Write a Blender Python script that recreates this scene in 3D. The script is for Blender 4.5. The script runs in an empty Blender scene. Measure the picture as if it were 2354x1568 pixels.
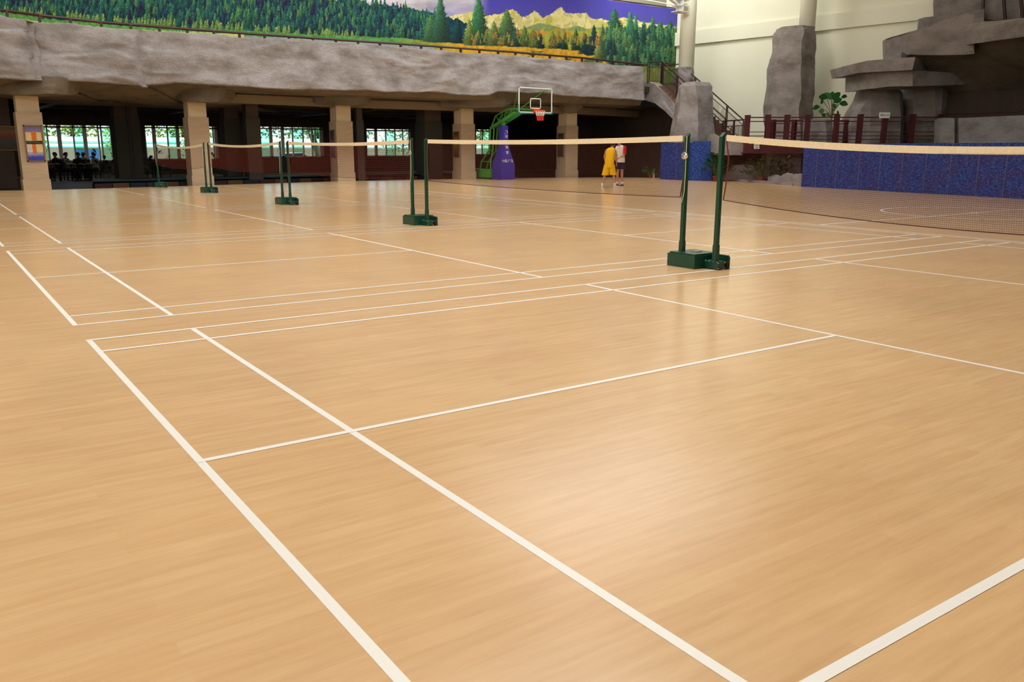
import bpy, bmesh, math, random
import numpy as np
from mathutils import Vector, Matrix, noise

# ------------------------------------------------------------------ camera, world, sun, big lights, exposure
SC = bpy.context.scene
COL = SC.collection
CAM = np.array([-0.9006, -6.972, 1.4225]); FPX = 1940.6
RX, RY, RZ = 1.3471, -0.0028, -0.6057
W, H = 2354.0, 1568.0
cam = bpy.data.cameras.new('camera'); cob = bpy.data.objects.new('camera', cam); COL.objects.link(cob)
cam.sensor_fit = 'HORIZONTAL'; cam.sensor_width = 36.0; cam.lens = FPX / W * 36.0
cam.clip_start = 0.05; cam.clip_end = 400
cob.location = CAM.tolist(); cob.rotation_euler = (RX, RY, RZ)
SC.camera = cob

world = bpy.data.worlds.new('world'); SC.world = world; world.use_nodes = True
wn = world.node_tree.nodes; wl = world.node_tree.links
sky = wn.new('ShaderNodeTexSky'); sky.sky_type = 'HOSEK_WILKIE'; sky.turbidity = 4.0; sky.sun_direction = (-0.3, 0.35, 0.88)
wl.new(sky.outputs[0], wn['Background'].inputs[0]); wn['Background'].inputs[1].default_value = 24.0

sun = bpy.data.lights.new('sun', 'SUN'); sun.energy = 26.0; sun.angle = 0.02; sun.color = (1, .96, .88)
so = bpy.data.objects.new('sun', sun); COL.objects.link(so); so.rotation_euler = (math.radians(38), 0, math.radians(25))

def area(name, loc, sx, sy, watts, col, rot=(0, 0, 0)):
    l = bpy.data.lights.new(name, 'AREA'); l.shape = 'RECTANGLE'; l.size = sx; l.size_y = sy; l.energy = watts; l.color = col
    o = bpy.data.objects.new(name, l); COL.objects.link(o); o.location = loc; o.rotation_euler = rot
    return o
# daylight through the roof skylight, then unseen area fills added for walls and floor
area('roof_skylight', (6.5, 3.5, 12.8), 14, 12, 6000, (1.0, .99, .96))
area('wall_fill_right', (31.5, 26.5, 12.7), 3, 7, 2500, (1.0, 1.0, .96), (0, math.radians(-48), 0))  # fill added to brighten the cream wall but not the floor
area('parapet_fill', (13.0, 19.5, 12.7), 30, 2.5, 6600, (1.0, .99, .97), (math.radians(50), 0, 0))  # fill added to light the balcony front and mural
area('far_floor_fill', (21.0, 17.5, 12.8), 11, 9, 2300, (1.0, .99, .97))  # fill added to lift the far part of the floor
area('side_fill', (-15.5, 4.0, 8.0), 5, 18, 5000, (1.0, 1.0, .98), (0, math.radians(-80), 0))  # unseen fill added to light the cream wall opposite
area('front_fill', (6.0, -23.5, 9.0), 26, 5, 3600, (1.0, 1.0, .98), (math.radians(82), 0, 0))  # unseen fill added behind the camera for the parapet and mural

SC.view_settings.view_transform = 'Standard'; SC.view_settings.look = 'None'
SC.view_settings.exposure = -1.64
SC.view_settings.use_curve_mapping = False

# ------------------------------------------------------------------ survey helpers (photo ray -> point on a real plane)
def _R(rx, ry, rz):
    cx, sx, cy, sy, cz, sz = math.cos(rx), math.sin(rx), math.cos(ry), math.sin(ry), math.cos(rz), math.sin(rz)
    return (np.array([[cz, -sz, 0], [sz, cz, 0], [0, 0, 1]]) @ np.array([[cy, 0, sy], [0, 1, 0], [-sy, 0, cy]])
            @ np.array([[1, 0, 0], [0, cx, -sx], [0, sx, cx]]))
RM = _R(RX, RY, RZ)
def ray(px, py): return RM @ np.array([(px - W / 2) / FPX, -(py - H / 2) / FPX, -1.0])
def on_z(px, py, z=0.0):
    d = ray(px, py); return CAM + d * (z - CAM[2]) / d[2]
def on_x(px, py, x):
    d = ray(px, py); return CAM + d * (x - CAM[0]) / d[0]
def on_y(px, py, y):
    d = ray(px, py); return CAM + d * (y - CAM[1]) / d[1]
FWD = np.array([math.sin(-RZ), math.cos(-RZ), 0.0]); RGT = np.array([math.cos(-RZ), -math.sin(-RZ), 0.0])
def at_d(px, py, D):                      # D = horizontal distance along the viewing direction
    d = ray(px, py); return CAM + d * D / (d @ FWD)
def project(X):
    q = (X - CAM) @ RM
    return W / 2 + FPX * q[..., 0] / -q[..., 2], H / 2 - FPX * q[..., 1] / -q[..., 2]

# ------------------------------------------------------------------ material helpers
def lin(c):
    return tuple(((v / 255 / 12.92) if v / 255 <= .04045 else ((v / 255 + .055) / 1.055) ** 2.4) for v in c)
def new_mat(name):
    m = bpy.data.materials.new(name); m.use_nodes = True
    return m, m.node_tree.nodes, m.node_tree.links, m.node_tree.nodes['Principled BSDF']
def mat(name, rgb, rough=.6, spec=.4, metal=0.0, vary=0.0, vscale=6.0, bump=0.0, bscale=20.0, stretch=(1, 1, 1), emit=None, estr=0.0, sheen=0.0):
    m, n, l, b = new_mat(name)
    c = lin(rgb)
    b.inputs['Base Color'].default_value = (*c, 1); b.inputs['Roughness'].default_value = rough
    b.inputs['Specular IOR Level'].default_value = spec; b.inputs['Metallic'].default_value = metal
    if vary or bump:
        tc = n.new('ShaderNodeTexCoord'); mp = n.new('ShaderNodeMapping'); mp.inputs['Scale'].default_value = stretch
        l.new(tc.outputs['Object'], mp.inputs['Vector'])
    if vary:
        nz = n.new('ShaderNodeTexNoise'); nz.inputs['Scale'].default_value = vscale; nz.inputs['Detail'].default_value = 6
        nz.inputs['Roughness'].default_value = .65
        l.new(mp.outputs[0], nz.inputs['Vector'])
        r = n.new('ShaderNodeValToRGB'); r.color_ramp.elements[0].position = .3; r.color_ramp.elements[1].position = .7
        r.color_ramp.elements[0].color = (*[max(0, v * (1 - vary)) for v in c], 1)
        r.color_ramp.elements[1].color = (*[min(1, v * (1 + vary)) for v in c], 1)
        l.new(nz.outputs['Fac'], r.inputs['Fac']); l.new(r.outputs['Color'], b.inputs['Base Color'])
    if bump:
        nb = n.new('ShaderNodeTexNoise'); nb.inputs['Scale'].default_value = bscale; nb.inputs['Detail'].default_value = 8
        l.new(mp.outputs[0], nb.inputs['Vector'])
        bp = n.new('ShaderNodeBump'); bp.inputs['Strength'].default_value = bump; bp.inputs['Distance'].default_value = .05
        l.new(nb.outputs['Fac'], bp.inputs['Height']); l.new(bp.outputs['Normal'], b.inputs['Normal'])
    if emit:
        b.inputs['Emission Color'].default_value = (*lin(emit), 1); b.inputs['Emission Strength'].default_value = estr
    return m

def wood_floor():
    m, n, l, b = new_mat('maple_sports_floor')
    tc = n.new('ShaderNodeTexCoord')
    br = n.new('ShaderNodeTexBrick'); br.inputs['Scale'].default_value = 1.0
    br.inputs['Brick Width'].default_value = 1.2; br.inputs['Row Height'].default_value = .075
    br.inputs['Mortar Size'].default_value = 0.0; br.inputs['Bias'].default_value = 0.0
    br.offset = .37; br.offset_frequency = 2; br.squash = 1.0
    br.inputs['Color1'].default_value = (*lin((221, 179, 130)), 1); br.inputs['Color2'].default_value = (*lin((230, 193, 144)), 1)
    br.inputs['Mortar'].default_value = (*lin((206, 163, 112)), 1)
    l.new(tc.outputs['Object'], br.inputs['Vector'])
    mp = n.new('ShaderNodeMapping'); mp.inputs['Scale'].default_value = (1.1, 11, 1)
    l.new(tc.outputs['Object'], mp.inputs['Vector'])
    nz = n.new('ShaderNodeTexNoise'); nz.inputs['Scale'].default_value = 2.2; nz.inputs['Detail'].default_value = 7; nz.inputs['Roughness'].default_value = .6
    l.new(mp.outputs[0], nz.inputs['Vector'])
    rp = n.new('ShaderNodeValToRGB'); rp.color_ramp.elements[0].position = .3; rp.color_ramp.elements[1].position = .72
    rp.color_ramp.elements[0].color = (*lin((208, 166, 120)), 1); rp.color_ramp.elements[1].color = (*lin((234, 197, 148)), 1)
    l.new(nz.outputs['Fac'], rp.inputs['Fac'])
    mx = n.new('ShaderNodeMixRGB'); mx.blend_type = 'MIX'; mx.inputs['Fac'].default_value = .5
    l.new(br.outputs['Color'], mx.inputs[1]); l.new(rp.outputs['Color'], mx.inputs[2])
    n2 = n.new('ShaderNodeTexNoise'); n2.inputs['Scale'].default_value = .9; n2.inputs['Detail'].default_value = 3
    l.new(tc.outputs['Object'], n2.inputs['Vector'])
    r2 = n.new('ShaderNodeMapRange'); r2.inputs[1].default_value = .3; r2.inputs[2].default_value = .7; r2.inputs[3].default_value = .95; r2.inputs[4].default_value = 1.04
    l.new(n2.outputs['Fac'], r2.inputs[0])
    m2 = n.new('ShaderNodeMixRGB'); m2.blend_type = 'MULTIPLY'; m2.inputs['Fac'].default_value = 1
    l.new(mx.outputs[0], m2.inputs[1]); l.new(r2.outputs[0], m2.inputs[2]); l.new(m2.outputs[0], b.inputs['Base Color'])
    b.inputs['Roughness'].default_value = .21; b.inputs['Specular IOR Level'].default_value = .5
    return m

def rock_mat(name, c1, c2, c3):
    m, n, l, b = new_mat(name)
    tc = n.new('ShaderNodeTexCoord'); mp = n.new('ShaderNodeMapping'); mp.inputs['Scale'].default_value = (1, 1, 1.7)
    l.new(tc.outputs['Object'], mp.inputs['Vector'])
    a = n.new('ShaderNodeTexNoise'); a.inputs['Scale'].default_value = .9; a.inputs['Detail'].default_value = 9; a.inputs['Roughness'].default_value = .62
    l.new(mp.outputs[0], a.inputs['Vector'])
    r = n.new('ShaderNodeValToRGB'); e = r.color_ramp.elements
    e[0].position = .32; e[0].color = (*lin(c2), 1); e[1].position = .58; e[1].color = (*lin(c1), 1)
    l.new(a.outputs['Fac'], r.inputs['Fac'])
    s = n.new('ShaderNodeTexNoise'); s.inputs['Scale'].default_value = 48; s.inputs['Detail'].default_value = 6
    l.new(tc.outputs['Object'], s.inputs['Vector'])
    sr = n.new('ShaderNodeMapRange'); sr.inputs[1].default_value = .35; sr.inputs[2].default_value = .65; sr.inputs[3].default_value = .86; sr.inputs[4].default_value = 1.11
    l.new(s.outputs['Fac'], sr.inputs[0])
    mx = n.new('ShaderNodeMixRGB'); mx.blend_type = 'MULTIPLY'; mx.inputs['Fac'].default_value = 1
    l.new(r.outputs[0], mx.inputs[1]); l.new(sr.outputs[0], mx.inputs[2]); l.new(mx.outputs[0], b.inputs['Base Color'])
    b.inputs['Roughness'].default_value = .92; b.inputs['Specular IOR Level'].default_value = .15
    bp = n.new('ShaderNodeBump'); bp.inputs['Strength'].default_value = .8; bp.inputs['Distance'].default_value = .10
    nb = n.new('ShaderNodeTexNoise'); nb.inputs['Scale'].default_value = 9; nb.inputs['Detail'].default_value = 10; nb.inputs['Roughness'].default_value = .7
    l.new(mp.outputs[0], nb.inputs['Vector']); l.new(nb.outputs['Fac'], bp.inputs['Height']); l.new(bp.outputs[0], b.inputs['Normal'])
    return m

def pad_mat():
    m, n, l, b = new_mat('blue_pad_cover')
    tc = n.new('ShaderNodeTexCoord'); mp = n.new('ShaderNodeMapping'); mp.inputs['Scale'].default_value = (11, 11, 30)
    l.new(tc.outputs['Object'], mp.inputs['Vector'])
    a = n.new('ShaderNodeTexNoise'); a.inputs['Scale'].default_value = 1.0; a.inputs['Detail'].default_value = 5; a.inputs['Roughness'].default_value = .75
    l.new(mp.outputs[0], a.inputs['Vector'])
    r = n.new('ShaderNodeValToRGB'); e = r.color_ramp.elements
    e[0].position = .46; e[0].color = (*lin((20, 34, 104)), 1); e[1].position = .68; e[1].color = (*lin((58, 108, 196)), 1)
    l.new(a.outputs['Fac'], r.inputs['Fac']); l.new(r.outputs[0], b.inputs['Base Color'])
    b.inputs['Roughness'].default_value = .6; b.inputs['Specular IOR Level'].default_value = .3
    return m

MT = dict(
    floor=wood_floor(),
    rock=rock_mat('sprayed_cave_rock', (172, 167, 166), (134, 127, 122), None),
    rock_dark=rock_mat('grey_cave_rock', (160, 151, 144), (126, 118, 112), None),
    rock_under=rock_mat('cave_rock_painted_shade', (132, 120, 102), (108, 97, 82), None),  # darker copy of the rock, underside shade put into its colour
    line=mat('court_line_paint', (250, 249, 245), .35, .5),
    green=mat('dark_green_enamel', (12, 66, 50), .32, .5, vary=.1, vscale=9),
    chrome=mat('chrome', (205, 205, 205), .2, .5, .9),
    tape=mat('cream_net_tape', (232, 216, 184), .8, .2, vary=.08, vscale=30),
    cord=mat('brown_net_cord', (76, 38, 34), .8, .2),
    redcord=mat('red_brown_lacing', (122, 44, 34), .8, .2),
    white=mat('white_paint', (232, 232, 226), .5, .3),
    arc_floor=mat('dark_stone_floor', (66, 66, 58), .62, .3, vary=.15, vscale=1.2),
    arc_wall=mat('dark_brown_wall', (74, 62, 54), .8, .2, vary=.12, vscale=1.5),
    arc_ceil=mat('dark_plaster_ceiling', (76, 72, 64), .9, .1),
    beam=mat('beige_plaster_beam', (132, 116, 92), .9, .1),
    pillar=mat('travertine_cladding', (176, 154, 126), .5, .3, vary=.1, vscale=2.0, stretch=(1, 1, 9)),
    pillar_top=mat('cream_painted_plaster', (205, 186, 154), .8, .2),
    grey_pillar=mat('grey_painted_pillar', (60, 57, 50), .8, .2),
    wallcream=mat('cream_yellow_wall_paint', (233, 231, 208), .85, .15, vary=.02, vscale=.6),
    wallgrey=mat('grey_green_wall_paint', (158, 154, 134), .85, .15),
    ceil=mat('pale_roof_lining', (200, 198, 186), .9, .1),
    rail=mat('dark_brown_rail_paint', (58, 30, 28), .4, .4),
    fence=mat('dark_red_fence_paint', (74, 22, 28), .4, .4, vary=.08),
    pad=pad_mat(),
    seam=mat('grey_seam_tape', (104, 98, 112), .7, .2),
    winframe=mat('cream_window_frame', (200, 188, 170), .5, .3),
)

# ------------------------------------------------------------------ mesh helpers
class MB:
    def __init__(self): self.v = []; self.f = []; self.mi = []
    def add(self, vs, fs, mi=0):
        o = len(self.v); self.v += [tuple(map(float, p)) for p in vs]; self.f += [tuple(i + o for i in f) for f in fs]; self.mi += [mi] * len(fs)
    def box(self, x0, x1, y0, y1, z0, z1, mi=0):
        self.add([(x0, y0, z0), (x1, y0, z0), (x1, y1, z0), (x0, y1, z0), (x0, y0, z1), (x1, y0, z1), (x1, y1, z1), (x0, y1, z1)],
                 [(0, 3, 2, 1), (4, 5, 6, 7), (0, 1, 5, 4), (1, 2, 6, 5), (2, 3, 7, 6), (3, 0, 4, 7)], mi)
    def bar(self, a, b, w, h, up=(0, 0, 1), mi=0):
        a = Vector(a); b = Vector(b); d = (b - a).normalized(); u = Vector(up)
        s = d.cross(u)
        if s.length < 1e-4: s = d.cross(Vector((0, 1, 0)))
        s.normalize(); u = s.cross(d).normalized()
        vs = []
        for p in (a, b):
            for i, j in ((-1, -1), (1, -1), (1, 1), (-1, 1)): vs.append(p + s * (w / 2 * i) + u * (h / 2 * j))
        self.add(vs, [(3, 2, 1, 0), (4, 5, 6, 7), (0, 1, 5, 4), (1, 2, 6, 5), (2, 3, 7, 6), (3, 0, 4, 7)], mi)
    def tube(self, pts, r, n=8, mi=0, cap=True):
        pts = [Vector(p) for p in pts]; rr = r if isinstance(r, (list, tuple)) else [r] * len(pts)
        rings = []; prev = None
        for i, p in enumerate(pts):
            d = (pts[min(i + 1, len(pts) - 1)] - pts[max(i - 1, 0)]).normalized()
            u = Vector((0, 0, 1)) if abs(d.z) < .95 else Vector((1, 0, 0))
            if prev is not None and abs(prev.dot(d)) < .95: u = prev
            s = d.cross(u).normalized(); u = s.cross(d).normalized(); prev = u
            rings.append([p + (s * math.cos(t) + u * math.sin(t)) * rr[i] for t in [2 * math.pi * k / n for k in range(n)]])
        vs = [q for R_ in rings for q in R_]; fs = []
        for i in range(len(rings) - 1):
            for k in range(n):
                fs.append((i * n + k, i * n + (k + 1) % n, (i + 1) * n + (k + 1) % n, (i + 1) * n + k))
        if cap: fs += [tuple(range(n))[::-1], tuple((len(rings) - 1) * n + k for k in range(n))]
        self.add(vs, fs, mi)
    def loft(self, rings, mi=0, cap=True):
        n = len(rings[0]); vs = [q for R_ in rings for q in R_]; fs = []
        for i in range(len(rings) - 1):
            for k in range(n): fs.append((i * n + k, i * n + (k + 1) % n, (i + 1) * n + (k + 1) % n, (i + 1) * n + k))
        if cap: fs += [tuple(range(n))[::-1], tuple((len(rings) - 1) * n + k for k in range(n))]
        self.add(vs, fs, mi)
    def prism(self, outline, vec, mi=0):      # outline: 3D points of a planar polygon, vec: thickness vector
        n = len(outline); a = [Vector(p) for p in outline]; vec = Vector(vec)
        self.add(a + [p + vec for p in a], [tuple(range(n))[::-1], tuple(range(n, 2 * n))] + [(i, (i + 1) % n, n + (i + 1) % n, n + i) for i in range(n)], mi)
    def sphere(self, c, r, seg=12, rings=8, mi=0, squash=(1, 1, 1)):
        vs = [(c[0], c[1], c[2] + r * squash[2])]; fs = []
        for i in range(1, rings):
            t = math.pi * i / rings
            for k in range(seg):
                a = 2 * math.pi * k / seg
                vs.append((c[0] + r * squash[0] * math.sin(t) * math.cos(a), c[1] + r * squash[1] * math.sin(t) * math.sin(a), c[2] + r * squash[2] * math.cos(t)))
        vs.append((c[0], c[1], c[2] - r * squash[2])); L = len(vs) - 1
        for k in range(seg):
            fs.append((0, 1 + k, 1 + (k + 1) % seg)); fs.append((L, L - seg + (k + 1) % seg, L - seg + k))
        for i in range(rings - 2):
            for k in range(seg):
                fs.append((1 + i * seg + k, 1 + (i + 1) * seg + k, 1 + (i + 1) * seg + (k + 1) % seg, 1 + i * seg + (k + 1) % seg))
        self.add(vs, fs, mi)
    def build(self, name, mats, parent=None, smooth=False, fixn=True):
        me = bpy.data.meshes.new(name); me.from_pydata(self.v, [], self.f)
        if not isinstance(mats, (list, tuple)): mats = [mats]
        for m in mats: me.materials.append(MT[m] if isinstance(m, str) else m)
        if len(mats) > 1: me.polygons.foreach_set('material_index', self.mi)
        if fixn:
            bm = bmesh.new(); bm.from_mesh(me); bmesh.ops.recalc_face_normals(bm, faces=bm.faces); bm.to_mesh(me); bm.free()
        if smooth: me.polygons.foreach_set('use_smooth', [True] * len(me.polygons))
        me.update()
        o = bpy.data.objects.new(name, me); COL.objects.link(o)
        if parent is not None: o.parent = parent
        return o
def tag(o, label=None, cat=None, group=None, kind=None):
    if label: o['label'] = label
    if cat: o['category'] = cat
    if group: o['group'] = group
    if kind: o['kind'] = kind
    return o
def empty(name, loc=(0, 0, 0), rz=0.0, label=None, cat=None, group=None):
    o = bpy.data.objects.new(name, None); o.empty_display_size = .2; COL.objects.link(o); o.location = loc; o.rotation_euler = (0, 0, rz)
    return tag(o, label, cat, group)
def structure(o): o['kind'] = 'structure'; return o
def copy_tree(o, parent=None):
    c = o.copy(); COL.objects.link(c)
    if parent is not None: c.parent = parent
    for ch in list(o.children): copy_tree(ch, c)
    return c
def text_mesh(name, body, size, material, parent, loc, rot, extrude=.002):
    c = bpy.data.curves.new(name, 'FONT'); c.body = body; c.size = size; c.extrude = extrude; c.align_x = 'CENTER'; c.align_y = 'CENTER'
    t = bpy.data.objects.new(name + '_tmp', c); COL.objects.link(t)
    me = bpy.data.meshes.new_from_object(t.evaluated_get(bpy.context.evaluated_depsgraph_get()))
    bpy.data.objects.remove(t); me.materials.clear(); me.materials.append(MT[material])
    o = bpy.data.objects.new(name, me); COL.objects.link(o); o.parent = parent; o.location = loc; o.rotation_euler = rot
    return o
def fbm(p, s=1.0, o=4):
    return noise.fractal(Vector(p) * s, 1.0, 2.0, o)

def ribbon(name, stations, T, mats='rock', parent=None, nu=6, nv=8, amp=.08, scale=.7, back=None, seed=0, strata=2.2, uplen=.5):
    """Rock slab: stations (pxTop, rowTop, pxBot, rowBot, distance), given true thickness T away from the hall."""
    tops = [at_d(s[0], s[1], s[4]) for s in stations]; bots = [at_d(s[2], s[3], s[5] if len(s) > 5 else s[4]) for s in stations]
    T3 = np.array(back if back is not None else FWD * T)
    cols_t, cols_b = [], []
    for i in range(len(tops) - 1):
        L = np.linalg.norm(tops[i + 1] - tops[i]); k = max(1, int(L / uplen))
        for j in range(k):
            t = j / k; cols_t.append(tops[i] * (1 - t) + tops[i + 1] * t); cols_b.append(bots[i] * (1 - t) + bots[i + 1] * t)
    cols_t.append(tops[-1]); cols_b.append(bots[-1])
    n = len(cols_t); prof = []
    nb = max(2, int(T / .6))
    for i in range(n):
        ring = []
        for j in range(nv + 1):
            t = j / nv; ring.append(cols_t[i] * (1 - t) + cols_b[i] * t)
        for j in range(1, nb + 1): ring.append(cols_b[i] + T3 * j / nb)
        for j in range(1, nv + 1):
            t = j / nv; ring.append(cols_b[i] * (1 - t) + cols_t[i] * t + T3)
        for j in range(1, nb): ring.append(cols_t[i] + T3 * (1 - j / nb))
        prof.append(ring)
    m = len(prof[0]); vs = []
    for i, ring in enumerate(prof):
        for j, p in enumerate(ring):
            edge = 1.0
            q = (p[0] + seed * 7.3, p[1], p[2] * strata)
            d = fbm(q, scale, 4) * amp
            if amp > .13:
                w_ = p[2] * 1.35 + fbm((p[0] * .35 + seed, p[1] * .35, 3.3), 1.0, 2) * .9; fr = w_ - math.floor(w_); pr = fr if fr < .9 else .9 * (1 - fr) / .1
                m_ = max(0.0, fbm((p[0] * .3, p[2] * .8, 7.7), 1.0, 2) + .2); d += (pr ** 1.6) * amp * 1.5 * min(1, m_ * 1.5)
            d2 = fbm((q[2] + 9, q[0], q[1]), scale, 4) * amp * .4
            vs.append(p - FWD * d * edge + np.array([0, 0, d2]))
    fs = []
    for i in range(n - 1):
        for j in range(m): fs.append((i * m + j, i * m + (j + 1) % m, (i + 1) * m + (j + 1) % m, (i + 1) * m + j))
    fs += [tuple(range(m)), tuple((n - 1) * m + j for j in range(m))]
    b = MB(); b.add(vs, fs)
    return b.build(name, mats, parent)

# ================================================================== SETTING
EDGE = [(-16, 25.6)] + [tuple(on_z(px, r)[:2]) for px, r in ((0, 438), (116, 436.3), (444, 427), (600, 422.3), (800, 416.2), (1061, 411.2), (1250, 408.6), (1400, 407.6), (1518, 408.5))] \
    + [tuple(on_z(px, r)[:2]) for px, r in ((1640, 413.5), (1700, 416.5), (1840, 428), (2100, 442), (2354, 457))] + [(25.2, -3), (23.5, -24), (-16, -24)]
b = MB(); n_ = len(EDGE)
b.add([(x, y, 0) for x, y in EDGE] + [(x, y, -.08) for x, y in EDGE], [tuple(range(n_)), tuple(range(n_, 2 * n_))[::-1]] + [(i, n_ + i, n_ + (i + 1) % n_, (i + 1) % n_) for i in range(n_)])
FLOOR = structure(b.build('floor', 'floor'))
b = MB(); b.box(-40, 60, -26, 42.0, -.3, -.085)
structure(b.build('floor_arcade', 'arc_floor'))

def line_quad(b, x0, x1, y0, y1, z=None):
    z = z or (.0018 if x1 - x0 > y1 - y0 else .001)
    b.add([(x0, y0, z), (x1, y0, z), (x1, y1, z), (x0, y1, z)], [(0, 1, 2, 3)])
def court(y0, s1, s2, ymax=99):
    """one badminton court, long side along x, outer line starts at y0 and the court runs to +y"""
    b = MB(); w = .04; wd = 6.225; xe = 13.23
    def q(x0, x1, ya, yb):
        ya, yb = y0 + ya, min(y0 + yb, ymax)
        if yb > ya: line_quad(b, x0, x1, ya, yb)
    q(0, w, 0, wd); q(.76, .80, 0, wd); q(s1 - .02, s1 + .02, 0, wd); q(s2 - .02, s2 + .02, 0, wd); q(12.46, 12.50, 0, wd); q(xe - w, xe, 0, wd)
    for c in (.02, .467, 5.76, wd - .02): q(0, xe, c - .02, c + .02)
    q(0, s1, 3.109, 3.149); q(s2, xe, 3.109, 3.149)
    return b.build('court_marking', 'line', FLOOR, fixn=False)
court(-6.225, 4.888, 8.836)
for i, ys in enumerate((.628, 7.485, 14.34)): court(ys, 4.81, 8.836)
court(21.2, 4.81, 8.836, 26.6)
court(-13.08, 4.81, 8.836)
b = MB(); cx, cy, r = 19.25, 3.2, 2.0
for k in range(64):
    a0, a1 = 2 * math.pi * k / 64, 2 * math.pi * (k + 1) / 64
    b.add([(cx + (r + e) * math.cos(a), cy + (r + e) * math.sin(a), .0014) for a, e in ((a0, -.025), (a0, .025), (a1, .025), (a1, -.025))], [(3, 2, 1, 0)])
for k in range(16):
    a0, a1 = 2 * math.pi * k / 16, 2 * math.pi * (k + 1) / 16
    b.add([(cx, cy, .0014), (cx + .09 * math.cos(a0), cy + .09 * math.sin(a0), .0014), (cx + .09 * math.cos(a1), cy + .09 * math.sin(a1), .0014)], [(0, 1, 2)])
line_quad(b, 13.4, 13.45, -11.0, 19.0); line_quad(b, 13.4, 25.2, cy - .025, cy + .025)
line_quad(b, 17.0, 17.05, 14.6, 19.0)
b.build('basketball_marking', 'line', FLOOR, fixn=False)

# --- wall on the right of the photo (slightly off square)
WA = np.array([35.9, 31.0, 0.0]); WD = np.array([.125, -.992, 0.0]); WN = np.array([-.992, -.125, 0.0])   # origin, along, towards the hall
def on_wall(px, py, off=0.0):
    d = ray(px, py); n = WN; t = ((WA + WN * off - CAM) @ n) / (d @ n); return CAM + d * t
def wall_box(b, s0, s1, z0, z1, o0, o1):
    P = [WA + WD * s + WN * o for s, o in ((s0, o0), (s1, o0), (s1, o1), (s0, o1))]
    b.add([(p[0], p[1], z) for z in (z0, z1) for p in P], [(0, 3, 2, 1), (4, 5, 6, 7), (0, 1, 5, 4), (1, 2, 6, 5), (2, 3, 7, 6), (3, 0, 4, 7)])
b = MB(); wall_box(b, -.2, 58, 0, 13.2, -.35, 0)
structure(b.build('wall_right', 'wallcream'))
zl = float(on_wall(1597, 101, .18)[2]); zu = float(on_wall(1875, 36, .18)[2])
b = MB(); wall_box(b, -.1, 57.5, zl, zu, 0.001, .16)
structure(b.build('trim_1', 'wallcream'))
# back wall above the balcony, roof, other hall walls
b = MB(); b.box(-16, 36.2, 30.6, 30.9, 4.3, 13.2); structure(b.build('wall_back_upper', 'wallgrey'))
b = MB(); b.box(-16.3, 44, -24.3, 31.2, 13.2, 13.4); structure(b.build('ceiling', 'ceil'))
b = MB(); b.box(-16.3, -16, -24, 31, 0, 13.2); structure(b.build('wall_left', 'wallcream'))
b = MB(); b.box(-16.3, 43, -24.3, -24, 0, 13.2); structure(b.build('wall_front', 'wallcream'))
# roof beams seen over the mural
for k, (x, y0, x2, y2) in enumerate(((22.0, 30.5, 33.0, 22.0), (29.5, 30.5, 35.0, 24.5), (12, 30.5, 12, 8))):
    b = MB(); b.bar((x, y0, 12.2), (x2, y2, 12.9), .18, .35); structure(b.build('trim_%d' % (k + 2), 'arc_ceil'))

# --- arcade under the balcony
PW = .78
PX = [(57, 437, 29.0), (444, 426.5, 33.5), (778, 415.5, 37.9), (1061, 410.8, 41.2), (1300, 407, 44.2)]
PIL = [at_d(px, r, D)[:2] for px, r, D in PX]          # front-left corners (x, y)
WY = 42.0                                                 # plane of the window wall
# interior ceiling, beams
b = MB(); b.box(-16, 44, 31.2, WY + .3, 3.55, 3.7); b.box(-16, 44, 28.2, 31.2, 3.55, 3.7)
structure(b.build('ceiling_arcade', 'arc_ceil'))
b = MB()
for x in (-2.0, 4.0, 10.5, 17.3, 24.0, 31.0): b.box(x, x + .35, 31.0, WY, 3.2, 3.55)
for y in (32.4, 36.4, 40.0): b.box(-16, 44, y, y + .3, 3.28, 3.55)
structure(b.build('trim_5', 'arc_wall'))
# window wall
WINS = []
for l, r, t, bt in ((96, 268, 287, 371), (335, 503, 289, 367), (561, 745, 291, 361.5), (843, 946, 296, 359.5), (1094, 1131, 297, 356)):
    xl, xr = on_y(l, 340, WY)[0], on_y(r, 340, WY)[0]
    WINS.append((xl, xr, on_y((l + r) / 2, bt, WY)[2], on_y((l + r) / 2, t, WY)[2]))
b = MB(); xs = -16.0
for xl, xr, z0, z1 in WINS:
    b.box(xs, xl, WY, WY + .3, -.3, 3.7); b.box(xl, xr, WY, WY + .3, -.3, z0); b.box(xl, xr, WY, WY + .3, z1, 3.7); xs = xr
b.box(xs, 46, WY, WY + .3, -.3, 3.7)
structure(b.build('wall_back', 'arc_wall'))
b = MB(); b.box(-16.3, -16, 24, WY + .3, -.3, 3.7); b.box(45.7, 46, 20, WY + .3, -.3, 3.7); structure(b.build('wall_arcade_side', 'arc_wall'))
# dim inner wall closing the arcade at the left and at the right
b = MB(); b.box(-16, 2.0, 30.6, 30.85, -.3, 3.55); b.box(2.0, 2.25, 30.6, 33.4, -.3, 3.55); structure(b.build('wall_arcade_left', 'arc_wall'))
b = MB(); b.box(30.5, 45.8, 33.5, 33.8, -.3, 3.55); structure(b.build('wall_arcade_right', 'arc_wall'))

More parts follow.
